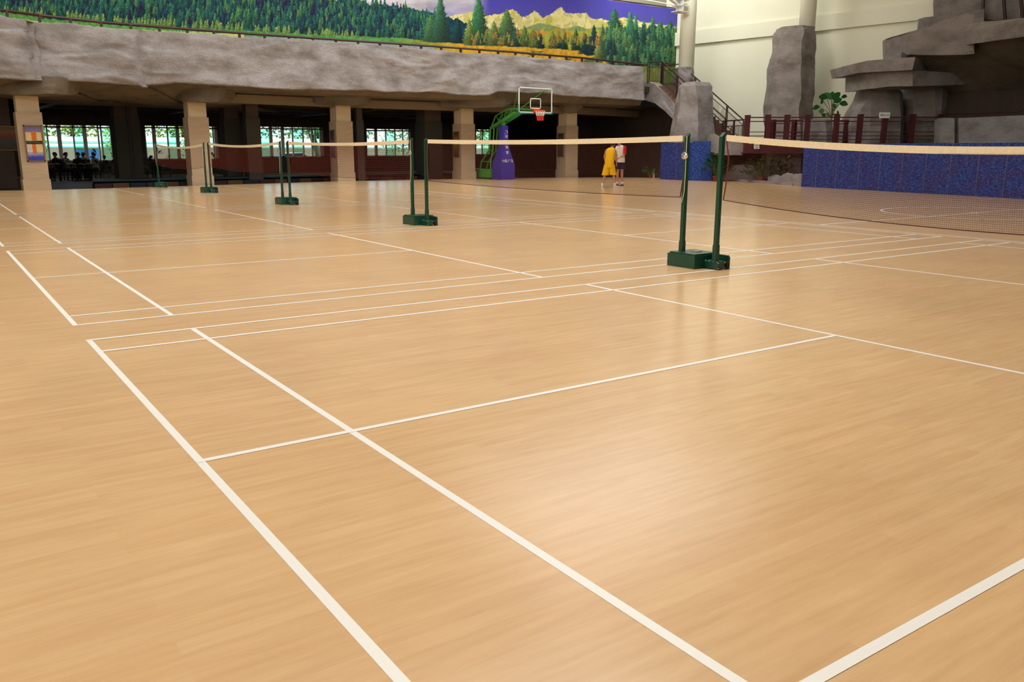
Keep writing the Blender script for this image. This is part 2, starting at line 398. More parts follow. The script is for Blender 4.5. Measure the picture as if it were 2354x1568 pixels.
glass, gn, gl, gb = new_mat('window_glass'); gb.inputs['Base Color'].default_value = (.9, .97, .94, 1); gb.inputs['Roughness'].default_value = .02
gb.inputs['Transmission Weight'].default_value = 1.0; gb.inputs['IOR'].default_value = 1.02; gb.inputs['Specular IOR Level'].default_value = .2; MT['glass'] = glass
tint, gn, gl, gb = new_mat('green_tinted_glass'); gb.inputs['Base Color'].default_value = (.42, .80, .66, 1); gb.inputs['Roughness'].default_value = .02
gb.inputs['Transmission Weight'].default_value = 1.0; gb.inputs['IOR'].default_value = 1.02; MT['tint'] = tint
MULL = [[(112, 0), (139, 1), (172, 0), (198, 1), (229, 0), (236, 0), (258, 0)],
        [(357, 1), (388, 0), (411, 1), (440, 0), (476, 0), (493, 0)],
        [(566, 1), (625, 1), (652, 1), (675, 0), (699, 0), (719, 0), (727, 0), (738, 0)],
        [(866, 1), (889, 0), (910, 0), (928, 0)], [(1110, 0), (1127, 0)]]
TINTP = [(0, 3, 6), (2, 6), (1, 4, 6, 7, 8), (2, 5), (1, 2)]
for wi, (xl, xr, z0, z1) in enumerate(WINS):
    b = MB(); y0, y1 = WY + .06, WY + .16
    b.box(xl, xr, y0, y1, z0, z0 + .06); b.box(xl, xr, y0, y1, z1 - .16, z1 - .08); b.box(xl, xl + .07, y0, y1, z0, z1); b.box(xr - .16, xr, y0, y1, z0, z1)
    b.box(xl, xr, y0, y1, z1 - .03, z1)
    xsn = [xl + .07]
    for px, thick in MULL[wi]:
        x = on_y(px, 335, WY)[0]; w = .09 if thick else .035
        b.box(x - w, x + w, y0, y1, z0, z1); xsn.append(x)
    xsn.append(xr - .16)
    fr = b.build('window_%d' % (wi + 1), 'winframe'); structure(fr)
    bt_, bc_ = MB(), MB()
    for k in range(len(xsn) - 1):
        (bt_ if k in TINTP[wi] else bc_).box(xsn[k], xsn[k + 1], WY + .105, WY + .115, z0 + .06, z1 - .16)
    if bc_.v: bc_.build('window_pane', 'glass', fr)
    if bt_.v: bt_.build('window_pane', 'tint', fr)

# --- rock faced balcony parapet
FAS = [(-260, 8, -260, 160, 25.2), (0, 33, 0, 178, 27.3), (62, 46, 78, 183, 27.9), (66, 47, 84, 184, 28.4), (100, 50, 112, 186, 28.6), (160, 56, 160, 187, 29.1), (250, 63, 250, 189, 29.9),
       (305, 67, 318, 198, 30.3), (314, 67, 325, 203, 30.5), (322, 69, 330, 197, 30.8), (400, 74, 400, 190, 31.6), (500, 81, 500, 196, 32.6), (600, 87, 600, 203, 33.7), (720, 92, 720, 206, 34.9), (800, 99, 800, 207, 35.9),
       (900, 107, 900, 211, 37.0), (1000, 114, 1000, 212, 38.1), (1090, 121, 1090, 219, 39.1), (1120, 123, 1124, 218, 39.4), (1128, 124, 1145, 209, 39.6), (1200, 129, 1200, 213, 40.4), (1300, 139, 1300, 219, 41.6), (1400, 147, 1400, 225, 42.9), (1481, 154, 1481, 230, 44.0)]
o = ribbon('wall_balcony', FAS, .45, 'rock', amp=.16, scale=.75, uplen=.15, nv=38, strata=2.0, seed=2)
structure(o); o.data.polygons.foreach_set('use_smooth', [True] * len(o.data.polygons))
# soffit between the parapet and the pillars, balcony slab
fb = [at_d(s[2], s[3] - 14, s[4] + .3) for s in FAS]
b = MB(); vs = []
for p in fb: vs += [(p[0], p[1], p[2]), (p[0] + .3, p[1] + .6, 3.62), (p[0] + 1.0, p[1] + 4.2, 3.5)]
m3 = 3; fs = []
for i in range(len(fb) - 1):
    for j in range(2): fs.append((i * m3 + j, i * m3 + j + 1, (i + 1) * m3 + j + 1, (i + 1) * m3 + j))
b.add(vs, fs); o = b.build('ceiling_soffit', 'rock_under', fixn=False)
structure(o)
b = MB(); vs = []
for p in fb: vs += [(p[0], p[1] + .15, 4.62), (p[0], 30.6, 4.62)]
b.add(vs, [(2 * i, 2 * i + 1, 2 * i + 3, 2 * i + 2) for i in range(len(fb) - 1)]); structure(b.build('floor_balcony', 'arc_floor', fixn=False))
# beige beam on the pillars
b = MB()
for i in range(1, len(PIL) - 1):
    (xa, ya), (xb, yb) = PIL[i], PIL[i + 1]
    b.bar((xa + .4, ya + .5, 3.36), (xb + .4, yb + .5, 3.36), .5, .34)
b.bar((PIL[-1][0] + .4, PIL[-1][1] + .5, 3.36), (36, PIL[-1][1] + 2.5, 3.36), .5, .34)
structure(b.build('trim_6', 'beam'))

# deep rock soffit behind the parapet at the left
b = MB(); vs = []; LS = [q for q in FAS if q[0] <= 500]; NR = 10
for k, q in enumerate(LS):
    p = at_d(q[2], q[3] - 6, q[4] + .2)
    for j in range(NR + 1):
        u = j / NR; r_ = p + FWD * (8.5 * u); z = p[2] + (3.22 - p[2]) * min(1, u * 2.2) - .12 * u
        vs.append((r_[0], r_[1], z + .12 * fbm((r_[0], r_[1], 1.0), .6, 3) * math.sin(math.pi * min(1, u * 1.2 + .05)) - .02))
n_ = NR + 1
b.add(vs, [(i * n_ + j, i * n_ + j + 1, (i + 1) * n_ + j + 1, (i + 1) * n_ + j) for i in range(len(LS) - 1) for j in range(NR)])
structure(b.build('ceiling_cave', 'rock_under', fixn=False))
# pillars of the arcade
PLAB = ['travertine clad square pillar with a colourful framed painting on its front, leftmost',
        'travertine clad square pillar behind the second gap of net posts, second from the left',
        'travertine clad square pillar behind the middle net, third from the left',
        'travertine clad square pillar just left of the basketball stand',
        'travertine clad square pillar right of the basketball stand, behind the two players']
for i, (x, y) in enumerate(PIL):
    t = empty('pillar', (x + PW / 2, y + PW / 2, -.08), 0, PLAB[i], 'pillar', 'pillars in front of the arcade')
    ztop = [3.2, 3.18, 3.22, 3.26, 3.2][i] + .1
    h = PW / 2; b = MB(); b.box(-h, h, -h, h, .45, 2.66); b.build('shaft', 'pillar', t)
    b = MB(); b.box(-h - .03, h + .03, -h - .03, h + .03, 0, .45); b.build('plinth', 'pillar', t)
    b = MB(); b.box(-h + .05, h - .05, -h + .05, h - .05, 2.66, ztop); b.build('neck', 'pillar_top', t)
# rock clumps above pillars
for (l, r, t_, bt, D, s) in ((-30, 146, 176, 216, 28.7, 1), (708, 848, 203, 240, 37.5, 3), (998, 1180, 213, 247, 40.7, 4), (1280, 1345, 219, 259, 43.9, 5), (400, 520, 198, 234, 33.4, 6)):
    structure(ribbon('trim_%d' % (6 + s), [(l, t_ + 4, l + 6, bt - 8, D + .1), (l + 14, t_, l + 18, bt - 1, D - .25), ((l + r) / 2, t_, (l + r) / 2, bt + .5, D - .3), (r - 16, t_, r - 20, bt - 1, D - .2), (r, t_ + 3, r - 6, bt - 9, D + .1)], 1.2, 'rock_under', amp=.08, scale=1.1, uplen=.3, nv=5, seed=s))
# inner pillars further back in the arcade
IP = [(268, 327, 'dark square pillar inside the arcade, right of the first window', 36.0), (516, 556, 'slim dark pillar inside the arcade, right of the second window', 37.5), (566, 602, 'dark square pillar inside the arcade, left of the third window', 36.6),
      (818, 838, 'dark pillar inside the arcade, half hidden left of the fourth window', 39), (962, 1012, 'dark square pillar inside the arcade, right of the fourth window', 42.5)]
for l, r, lab, D in IP:
    p0, p1 = at_d(l, 400, D), at_d(r, 400, D); w = np.linalg.norm((p1 - p0)[:2]) * .9
    t = empty('inner_pillar', (float((p0[0] + p1[0]) / 2), float((p0[1] + p1[1]) / 2), -.085), 0, lab, 'pillar', 'dark pillars inside the arcade')
    b = MB(); b.box(-w / 2, w / 2, -w / 2, w / 2, 0, 2.75); b.build('shaft', 'grey_pillar', t)
    b = MB(); b.box(-w / 2 + .04, w / 2 - .04, -w / 2 + .04, w / 2 - .04, 2.75, 3.63); b.build('neck', 'arc_wall', t)

b = MB(); b.box(-16, 45.5, WY - .06, WY - .003, -.085, .03); structure(b.build('baseboard_back', 'beam'))

# ================================================================== BALCONY RAILING
RAILPX = [-62, 15, 90, 161, 232, 300, 366, 430, 491, 550, 608, 664, 719, 772, 823, 873, 921, 968, 1014, 1059, 1102, 1145, 1185, 1225, 1264, 1302, 1338, 1373, 1409, 1442]
RAILROW = [(-130, 8), (0, 23), (90, 35), (232, 51), (366, 62), (491, 71.5), (608, 80), (719, 87.5), (823, 94.5), (921, 101), (1014, 107.5), (1102, 114), (1185, 120), (1264, 127), (1338, 133), (1409, 141), (1480, 149)]
def interp(tbl, x, k=1): return float(np.interp(x, [t[0] for t in tbl], [t[k] for t in tbl]))
FD = [(s[0], s[4]) for s in FAS]; FT = [(s[0], s[1]) for s in FAS]
t = empty('balcony_railing', tuple(at_d(0, 30, 27.5)), 0, 'long dark brown handrail on short posts along the top of the rocky balcony parapet', 'railing')
L0 = np.array(t.location)
b = MB(); b.tube([at_d(px, r, interp(FD, px) + .18) - L0 for px, r in RAILROW], .045, 8); b.build('handrail', 'rail', t)
for px in RAILPX:
    p = at_d(px, interp(RAILROW, px), interp(FD, px) + .18) - L0; z0 = at_d(px, interp(FT, px) + 3, interp(FD, px) + .18)[2] - L0[2]
    b = MB(); b.box(p[0] - .04, p[0] + .04, p[1] - .04, p[1] + .04, z0 - .15, p[2]); b.build('post', 'rail', t)

# ================================================================== MURAL (printed landscape banner behind the balcony)
def mural(w=1640, h=360, x0=-70, y0=-190):
    rs = np.random.RandomState(7)
    X, Y = np.meshgrid(np.arange(w) + x0, np.arange(h) + y0)
    def sn(seed, sx, sy, o=4):
        r = np.random.RandomState(seed); out = np.zeros((h, w)); a = 1.0; tot = 0
        for k in range(o):
            gx, gy = max(2, int(w / sx) + 2), max(2, int(h / sy) + 2); g = r.rand(gy, gx)
            fx = (np.arange(w) / w * (gx - 1.001)); fy = (np.arange(h) / h * (gy - 1.001)); ix, iy = fx.astype(int), fy.astype(int)
            tx, ty = fx - ix, fy - iy; tx = tx * tx * (3 - 2 * tx); ty = ty * ty * (3 - 2 * ty)
            A = g[np.ix_(iy, ix)]; B = g[np.ix_(iy, ix + 1)]; Cc = g[np.ix_(iy + 1, ix)]; D = g[np.ix_(iy + 1, ix + 1)]
            out += a * ((A * (1 - tx) + B * tx) * (1 - ty[:, None]) + (Cc * (1 - tx) + D * tx) * ty[:, None]); tot += a; a *= .55; sx = max(1.5, sx / 2); sy = max(1.5, sy / 2)
        return out / tot
    img = np.zeros((h, w, 3)); n1 = sn(1, 60, 18); n2 = sn(2, 6, 8, 3); n3 = sn(3, 240, 90)
    img[:] = (74, 66, 170); img += ((Y[..., None] + 20) / 60.0) * np.array([10, 14, 8])
    # clouds
    cm = np.clip((sn(4, 90, 22) - .16) * 9, 0, 1) * np.clip(1.25 - (Y + 30) / 110.0 * (X > 980), 0, 1) * np.clip((1125 - X) / 40.0, 0, 1) * np.clip((X - 640) / 60, 0, 1)
    cc = np.array([246, 240, 250]) * (1.06 - n1[..., None] * .42)
    img = img * (1 - cm[..., None]) + cc * cm[..., None]
    def layer(mask, col): img[mask] = col[mask] if getattr(col, 'ndim', 1) == 3 else col
    # mountains
    mpx = [1040, 1075, 1095, 1120, 1150, 1165, 1178, 1190, 1200, 1215, 1229, 1238, 1247, 1262, 1272, 1290, 1303, 1315, 1330, 1348, 1356, 1366, 1385, 1400, 1430, 1470, 1510, 1560]
    mpy = [36, 28, 25, 34, 32, 26, 20, 30, 40, 34, 24, 30, 40, 34, 26, 16, 32, 30, 30, 30, 38, 44, 43, 46, 40, 48, 56, 60]
    ml = np.interp(X, mpx, mpy) + (sn(5, 7, 7, 3) - .5) * 7
    rock_ = sn(6, 10, 14, 4); mc = np.where(rock_[..., None] > .5, np.array([232, 222, 150]), np.array([206, 196, 120])) + (sn(16, 22, 16)[..., None] - .5) * np.array([40, 40, 110])
    layer((Y > ml) & (X > 1030), mc)
    gm = (Y > np.interp(X, [1200, 1240, 1260, 1300, 1325, 1350, 1380], [66, 52, 56, 66, 58, 66, 62])) & (X > 1195) & (X < 1390); layer(gm, np.array([136, 160, 100]) + (n2[..., None] - .5) * 40)
    # autumn trees
    om = (Y > 68 + (sn(8, 12, 6) - .5) * 22) & (X > 1085); oc = np.where(sn(9, 16, 14)[..., None] > .5, np.array([214, 156, 56]), np.array([164, 172, 66])) + (n2[..., None] - .5) * 50; layer(om, oc); layer((X > 1392) & (Y > 62 + (sn(18, 9, 6) - .5) * 30), np.array([50, 104, 66]) + (n2[..., None] - .5) * 60 + (n1[..., None] - .5) * 40)
    # hillside forest
    hl = np.interp(X, [-80, 300, 560, 680, 760, 830, 900, 960, 1020, 1060, 1100], [-200, -120, -40, -14, 0, 8, 12, 22, 34, 48, 70]) + (sn(10, 5, 20, 2) - .5) * 10
    fm = (Y > hl) & (X < 1100)
    fc = np.array([24, 74, 66]) + (n2[..., None] - .5) * np.array([50, 110, 70]) + (n1[..., None] - .5) * np.array([30, 40, 60]); layer(fm, fc)
    bl = fm & (Y < hl + 40 + n1 * 20) & (X > 560); img[bl] = img[bl] * .45 + np.array([26, 66, 104]) * .55
    def tree(cx, base, hh, hw, col, lit=.5, dark=.45):
        t0, t1 = int(max(0, base - hh - y0)), int(min(h, base - y0)); l0, l1 = int(max(0, cx - hw - 2 - x0)), int(min(w, cx + hw + 3 - x0))
        if t1 <= t0 or l1 <= l0: return
        sx, sy = X[t0:t1, l0:l1], Y[t0:t1, l0:l1]; t = (sy - (base - hh)) / hh
        jag = .72 + .28 * np.abs(((sy * (9.0 / max(9, hh * .5)) * .8 + cx) % 2) - 1); jag = jag * (1 + (rs.rand(*sx.shape) - .5) * .5)
        half = hw * (t ** .85) * jag + .4; m = (np.abs(sx - cx) < half) & (t > 0)
        sh = .5 + lit * (-(sx - cx) / (half + 1)) * .5 + (rs.rand(*sx.shape) - .5) * .55; sh = np.clip(sh * (1 - dark * t), .05, 1.3)
        c = np.array(col)[None, None, :] * (.18 + 1.25 * sh[..., None]) + np.array([6, 6, 16]); img[t0:t1, l0:l1][m] = c[m]
    for k in range(2300):
        cx = rs.uniform(-70, 1010); top = np.interp(cx, [-80, 400, 900, 1000], [-190, -90, 20, 40]); bot = np.interp(cx, [-80, 100, 300, 480, 700, 900, 1040], [30, 34, 56, 62, 80, 92, 100])
        base = top + (bot - top) * (k / 2300.0) ** .8 ; hh = rs.uniform(12, 30) * (1.0 if base < bot - 14 else .9)
        g = rs.rand(); col = (50, 128, 92) if g < .45 else ((96, 166, 80) if g < .62 else ((30, 84, 92) if g < .84 else (48, 34, 70)))
        tree(cx, base, hh, hh * rs.uniform(.16, .26), col, .6, .55)
    for k in range(150):
        cx = rs.uniform(-70, 820); bot = np.interp(cx, [-80, 100, 300, 480, 700, 900, 1040], [32, 38, 58, 64, 82, 94, 100]); hh = rs.uniform(14, 26); tree(cx, bot + 3, hh, hh * .22, (150, 190, 78), .5, .4)
    # meadow
    mb = np.interp(X, [-80, 0, 100, 300, 480, 700, 900, 1060, 1200, 1300, 1400, 1480, 1560], [24, 30, 42, 60, 66, 78, 86, 99, 104, 112, 124, 134, 134]) + (sn(11, 8, 5, 2) - .5) * 5
    my = np.clip((X - 900) / 160.0, 0, 1)[..., None]; mcol = (np.array([92, 150, 74]) * (1 - my) + np.array([218, 168, 46]) * my) + (n2[..., None] - .5) * 60; layer((Y > mb) & (X < 1395), mcol); layer((Y > 138) & (X >= 1395), np.array([120, 130, 60]) + (n2[..., None] - .5) * 50)
    sm = (Y > mb + 11) & (X > 560) & (X < 1000); layer(sm, np.array([150, 160, 158]) + (n2[..., None] - .5) * 30)
    sm = (Y > mb + 8) & (X <= 560); layer(sm, np.array([186, 200, 120]) + (n2[..., None] - .5) * 30)
    sm = (Y > mb + 5 + n1 * 14) & (X > 1200) & (sn(12, 30, 8) > .52); layer(sm, np.array([84, 112, 50]) + (n2[..., None] - .5) * 30)
    for cx, base, hh, hw, col in ((990, 96, 64, 26, (92, 150, 72)), (1012, 98, 112, 30, (70, 136, 84)), (1052, 100, 62, 17, (34, 84, 74)), (1100, 105, 118, 34, (74, 152, 84)), (1078, 102, 60, 18, (160, 190, 70)), (1165, 106, 86, 40, (104, 150, 74)), (1135, 106, 60, 22, (140, 170, 76)), (1205, 108, 50, 22, (134, 164, 72)), (1184, 108, 48, 18, (56, 110, 84)),
                                  (1225, 110, 44, 14, (150, 170, 60)), (1243, 112, 36, 12, (44, 88, 66)), (1270, 112, 42, 14, (150, 170, 60)), (1287, 112, 32, 11, (44, 90, 70)), (1298, 114, 36, 10, (50, 90, 60)), (1324, 116, 52, 15, (50, 104, 66)), (1345, 124, 48, 18, (44, 90, 70)),
                                  (1365, 128, 72, 20, (36, 76, 72)), (1385, 126, 72, 16, (80, 130, 70)), (1412, 138, 122, 34, (58, 120, 74)), (1448, 140, 116, 22, (76, 150, 92)), (1432, 142, 80, 24, (50, 104, 76)), (1461, 142, 112, 15, (76, 150, 92)), (1480, 144, 100, 20, (84, 150, 86)), (1500, 146, 110, 20, (84, 146, 80)), (1518, 150, 104, 22, (70, 130, 70)), (1540, 152, 108, 20, (60, 118, 66)), (1556, 152, 90, 18, (46, 96, 60)), (1375, 138, 52, 15, (176, 196, 90)), (1490, 150, 52, 14, (110, 150, 74)), (1530, 154, 40, 14, (150, 160, 70)), (1468, 152, 50, 20, (44, 92, 66))):
        tree(cx, base, hh, hw * (1.35 if cx > 1400 else 1.0), col, .6, .6)
    for k in range(110):
        cx = rs.uniform(1085, 1400); base = rs.uniform(84, 106); hh = rs.uniform(10, 24); col = ((176, 176, 64), (128, 156, 66), (206, 150, 56), (60, 104, 60))[k % 4]
        if k % 4 < 3 or base > 96: tree(cx, base, hh, hh * .25, col, .4, .3)
    for k in range(420):
        cx = rs.uniform(1395, 1560); base = rs.uniform(90, 152); hh = rs.uniform(16, 40); tree(cx, base, hh, hh * .24, ((60, 120, 76), (90, 160, 92), (40, 84, 64), (110, 160, 84))[k % 4], .5, .4)
    return np.clip(img, 0, 255), x0, y0
BY = 29.8
IMG, IX0, IY0 = mural()
ul = np.array([on_y(px, 100, BY)[0] for px in np.arange(-66, 1561, 1.25)]); zs = np.linspace(4.75, 9.35 * .988, 230)
GX, GZ = np.meshgrid(ul, zs); GY = BY + .05 * np.sin(GX * 1.7) * ((GZ - 4.7) / 4.6) + np.where(GX > 28, .10 * np.sin(GX * 3.1 + GZ), 0) * .3
P3 = np.stack([GX, GY, GZ], -1); PXc, PYc = project(P3)
ci = np.clip((PXc - IX0).astype(int), 0, IMG.shape[1] - 1); ri = np.clip((PYc - IY0).astype(int), 0, IMG.shape[0] - 1)
colr = IMG[ri, ci] / 255.0; colr = np.where(colr <= .04045, colr / 12.92, ((colr + .055) / 1.055) ** 2.4)
me = bpy.data.meshes.new('mural_print'); nr, nc = GX.shape
me.vertices.add(nr * nc); me.vertices.foreach_set('co', P3.reshape(-1).astype(np.float32))
I, J = np.meshgrid(np.arange(nr - 1), np.arange(nc - 1), indexing='ij'); a0 = (I * nc + J).ravel()
quads = np.stack([a0, a0 + 1, a0 + nc + 1, a0 + nc], 1); nq = len(quads)
me.loops.add(nq * 4); me.loops.foreach_set('vertex_index', quads.ravel().astype(np.int32))
me.polygons.add(nq); me.polygons.foreach_set('loop_start', (np.arange(nq) * 4).astype(np.int32)); me.polygons.foreach_set('loop_total', np.full(nq, 4, np.int32))
me.update(); ca = me.color_attributes.new('print', 'FLOAT_COLOR', 'POINT')
ca.data.foreach_set('color', np.concatenate([colr.reshape(-1, 3), np.ones((nr * nc, 1))], 1).astype(np.float32).ravel())
mm, n, l, bs = new_mat('printed_banner_cloth'); at = n.new('ShaderNodeVertexColor'); at.layer_name = 'print'; l.new(at.outputs['Color'], bs.inputs['Base Color']); bs.inputs['Roughness'].default_value = .7; bs.inputs['Specular IOR Level'].default_value = .2
me.materials.append(mm); MT['mural'] = mm
t = empty('mural_banner', (16, BY, 4.75), 0, 'huge printed landscape banner of forest, meadow and snowy mountains hung behind the balcony', 'banner')
mo = bpy.data.objects.new('printed_cloth', me); COL.objects.link(mo); mo.parent = t; mo.matrix_parent_inverse = Matrix.Translation((-16, -BY, -4.75))
b = MB(); b.tube([(float(ul[0]) - 16, 0.08, 4.58), (float(ul[-1]) - 16, .08, 4.55)], .03, 8); b.build('top_rail', 'rail', t)

# ================================================================== BADMINTON NETS AND POSTS
XN = 6.93
t = empty('net_post_pair', (XN, .28, 0))
def base_part(p):
    b = MB(); b.prism([(-.19, -.12, 0), (-.19, .34, 0), (.26, .34, 0), (.26, -.12, 0)], (0, 0, .16)); b.prism([(-.17, -.10, .16), (-.17, .32, .16), (.24, .32, .16), (.24, -.10, .16)], (0, 0, .018))
    b.box(-.02, .10, -.34, -.12, .012, .105); b.box(.17, .20, -.32, -.12, 0, .165); b.box(.17, .20, -.335, -.32, 0, .15)
    b.build('weight_base', 'green', p)
    for q in [(-.024, y, .10) for y in (-.33, -.27, -.2, -.15)] + [(.10, -.342, .02), (.10, -.342, .085), (-.015, -.342, .02), (-.015, -.342, .085)]:
        b = MB(); b.sphere(q, .008, 6, 4); b.build('bolt', 'chrome', p)
    b = MB(); b.box(.02, .12, .05, .15, .178, .186); b.build('plate', 'chrome', p)
    for y0 in (-.31, -.2):
        w = MB(); w.tube([(.12, y0, .05), (.165, y0, .05)], .05, 14); w.build('wheel', mat_black, p)
mat_black = mat('black_rubber', (26, 26, 28), .6, .3); MT['black'] = mat_black
def post_part(p, y, winder):
    b = MB(); zt = 1.60
    b.box(-.025, .025, y - .025, y + .025, .10, zt - .03); b.prism([(-.025, y - .025, zt - .03), (.025, y - .025, zt - .03), (.025, y - .025, zt + .02)], (0, .05, 0)); b.box(-.03, .03, y - .03, y + .03, .1, .3)
    po = b.build('post', 'green', p)
    if winder:
        c = MB(); c.tube([(-.03, y - .01, 1.35), (-.055, y - .012, 1.35), (-.06, y - .012, 1.35)], [.045, .045, .03], 16); c.tube([(-.055, y - .02, 1.35), (-.085, y - .05, 1.33)], .008, 6); c.build('winder', 'chrome', po)
        c = MB(); c.tube([(-.033, y - .028, 1.58), (-.036, y - .03, 1.38)], .004, 5); c.tube([(-.036, y - .03, 1.33), (-.036, y - .032, 1.1), (-.04, y - .028, .9), (-.035, y + .01, .78)], .004, 5); c.build('cord', 'tape', po)
base_part(t); post_part(t, .28, True); post_part(t, -.28, False)
PAIRLAB = ['pair of dark green net posts on a wheeled base, nearest the camera', 'pair of dark green net posts on one base, second nearest the camera', 'pair of dark green net posts on one base, before the third arcade window', 'pair of dark green net posts on one base, beside the second clad pillar']
tag(t, PAIRLAB[0], 'net posts', 'free standing badminton net posts')
for k, y in enumerate((7.43, 14.62, 21.78)):
    c = copy_tree(t); c.location = (XN, y, 0); c['label'] = PAIRLAB[k + 1]
t5 = empty('net_post', (6.5, 26.75, 0), 0, 'single dark green net post at the far end of the nets', 'net post')
base_part(t5); post_part(t5, .1, True)

def net(y0, y1, sag, label, xs=(XN, XN), zt=1.59, drop=.75, coarse=False):
    """y0 nearer end, y1 farther end"""
    t = empty('badminton_net', (xs[0], y0, 0), 0, label, 'net', 'badminton nets across the courts')
    L = y1 - y0; N = 28
    def top(s): return zt - sag * 4 * s * (1 - s)
    def X(s): return (xs[1] - xs[0]) * s + .02 * math.sin(math.pi * s)
    def bot(s): return top(s) - drop + .06 * math.exp(-s * 14) * 0 + (.035 * math.exp(-s * 10) + .035 * math.exp(-(1 - s) * 10)) * 0
    def bul(s, u): return .05 * math.sin(math.pi * u) * math.sin(math.pi * s * 2 + 1)
    def P(s, u, dx=0): return (X(s) + bul(s, u) + dx, L * s, top(s) * (1 - u) + bot(s) * u)
    b = MB(); wth = .0009
    nv = int(abs(L) / (.02 if not coarse else .04)); nh = 36 if not coarse else 18
    if coarse: wth = .0015
    U0 = .088
    for i in range(nv + 1):
        s = i / nv; ds = wth / abs(L); vs = []; m = 7
        for j in range(m + 1):
            u = U0 + (1 - U0) * j / m; vs += [P(s - ds, u), P(s + ds, u), P(s, u, -wth), P(s, u, wth)]
        b.add(vs, [(4 * j + e, 4 * j + 1 + e, 4 * j + 5 + e, 4 * j + 4 + e) for j in range(m) for e in (0, 2)])
    for k in range(nh + 1):
        u = U0 + (1 - U0) * k / nh; du = wth / drop; vs = []
        for i in range(N + 1): vs += [P(i / N, u - du), P(i / N, u + du)]
        b.add(vs, [(2 * i, 2 * i + 1, 2 * i + 3, 2 * i + 2) for i in range(N)])
    b.build('mesh', 'netfar' if coarse else 'netthread', t, fixn=False)
    b = MB(); vs = []
    for i in range(N + 1):
        s = i / N
        for dx, z in ((-.006, 0), (.006, 0), (.006, -.07), (-.006, -.07)): vs.append((X(s) + dx, L * s, top(s) + z))
    fs = [(i * 4 + j, i * 4 + (j + 1) % 4, (i + 1) * 4 + (j + 1) % 4, (i + 1) * 4 + j) for i in range(N) for j in range(4)] + [(0, 1, 2, 3), (4 * N, 4 * N + 1, 4 * N + 2, 4 * N + 3)]
    b.add(vs, fs); b.build('top_tape', 'tape', t)
    b = MB(); b.tube([P(i / N, 1) for i in range(N + 1)], .005, 5); b.build('bottom_cord', 'cord', t)
    for e, sg in ((0, -1), (1, 1)):
        b = MB(); q = P(e, 1); zz = top(e)
        b.tube([(X(e), L * e, zz - .07), (X(e), L * e + sg * .045, zz - .26), (X(e), L * e + sg * .035, zz - .5), (q[0], q[1], q[2])], .008, 5)
        b.tube([(X(e), L * e, zz - .01), (X(e), L * e + sg * .06, zz - .01)], .004, 5)
        b.build('side_cord', 'redcord', t)
    return t
MT['netfar'] = mat('red_brown_net_thread', (116, 50, 38), .8, .2)
MT['netthread'] = mat('brown_net_thread', (92, 52, 42), .8, .2)
net(-.07, -6.25, .135, 'brown badminton net nearest the camera, running off the right of the photo')
net(.63, 7.06, .03, 'brown badminton net crossing in front of the basketball stand and the players')
net(7.81, 14.26, .045, 'brown badminton net crossing in front of the third and fourth arcade windows', coarse=True)
net(14.98, 21.42, .085, 'brown badminton net between the second and third pairs of posts from the far end', coarse=True)
net(22.14, 26.75, .10, 'small looking farthest brown badminton net, in front of the second arcade window', (XN, 6.5), 1.56, coarse=True)

# ================================================================== BASKETBALL STAND
GRN = mat('bright_green_paint', (70, 150, 66), .4, .4); MT['bgreen'] = GRN
PADB = mat('violet_blue_pad_vinyl', (62, 52, 150), .5, .4); MT['padblue'] = PADB
MT['orange'] = mat('orange_rim_paint', (232, 78, 30), .4, .4)
MT['acry'] = tintless = mat('clear_backboard_acrylic', (235, 240, 240), .05, .5)
tb = tintless.node_tree.nodes['Principled BSDF']; tb.inputs['Transmission Weight'].default_value = 1; tb.inputs['IOR'].default_value = 1.03
MT['teal'] = mat('teal_edge_padding', (30, 130, 116), .5, .3)
MT['netred'] = mat('red_net_cord', (214, 60, 60), .7, .2); MT['netwhite'] = mat('white_net_cord', (236, 226, 214), .7, .2)
t = empty('basketball_stand', (22.2, 27.1, 0), 0, 'green wheeled basketball stand with blue padded column and clear backboard', 'basketball hoop')
b = MB(); b.box(-.45, .45, .45, 3.3, .07, .46); bx_ = b.build('base_box', 'bgreen', t)
for x in (-.35, .35):
    for y in (.7, 2.6):
        c = MB(); c.tube([(x - .03, y, .05), (x + .03, y, .05)], .05, 12); c.build('caster', 'black', bx_)
prof = [(0, .44, .38, 0), (.6, .44, .38, 0), (.72, .43, .37, 0), (1.0, .34, .32, 0), (1.45, .21, .24, 0), (1.75, .19, .2, 0), (2.5, .18, .18, 0)]
b = MB(); rings = []
for z, hx, hy, _ in prof: rings.append([(-hx, -hy, z), (hx, -hy, z), (hx, hy, z), (-hx, hy, z)])
b.loft(rings); pad = b.build('column_pad', 'padblue', t)
bm = bmesh.new(); bm.from_mesh(pad.data); bmesh.ops.bevel(bm, geom=[e for e in bm.edges if abs(e.verts[0].co.z - e.verts[1].co.z) > .05], offset=.05, segments=2, affect='EDGES'); bm.to_mesh(pad.data); bm.free()
for i, ch in enumerate('环球体育'):
    text_mesh('lettering', ch, .17, 'white', pad, (.02, (-.225, -.232, -.262, -.302)[i], 1.76 - i * .245 + .22), (math.radians((90, 88, 82, 80)[i]), 0, 0))
text_mesh('lettering', '中国 广东', .15, 'white', pad, (.0, -.368, .86), (math.radians(80), 0, 0))
b = MB(); b.tube([(-.07, -.195, 2.14), (-.03, -.195, 2.15), (.02, -.195, 2.13)], .008, 6); b.tube([(-.03, -.195, 2.27), (.04, -.195, 2.27), (.09, -.195, 2.22), (.09, -.195, 2.13)], [.005, .012, .016, .006], 6); b.build('swoosh_emblem', 'white', pad)
b = MB(); b.tube([(0, 0, 2.5), (0, 0, 2.66)], .12, 10)
for x in (-.16, .16): b.bar((x, .78, 2.42), (x, -1.15, 3.03), .08, .14)
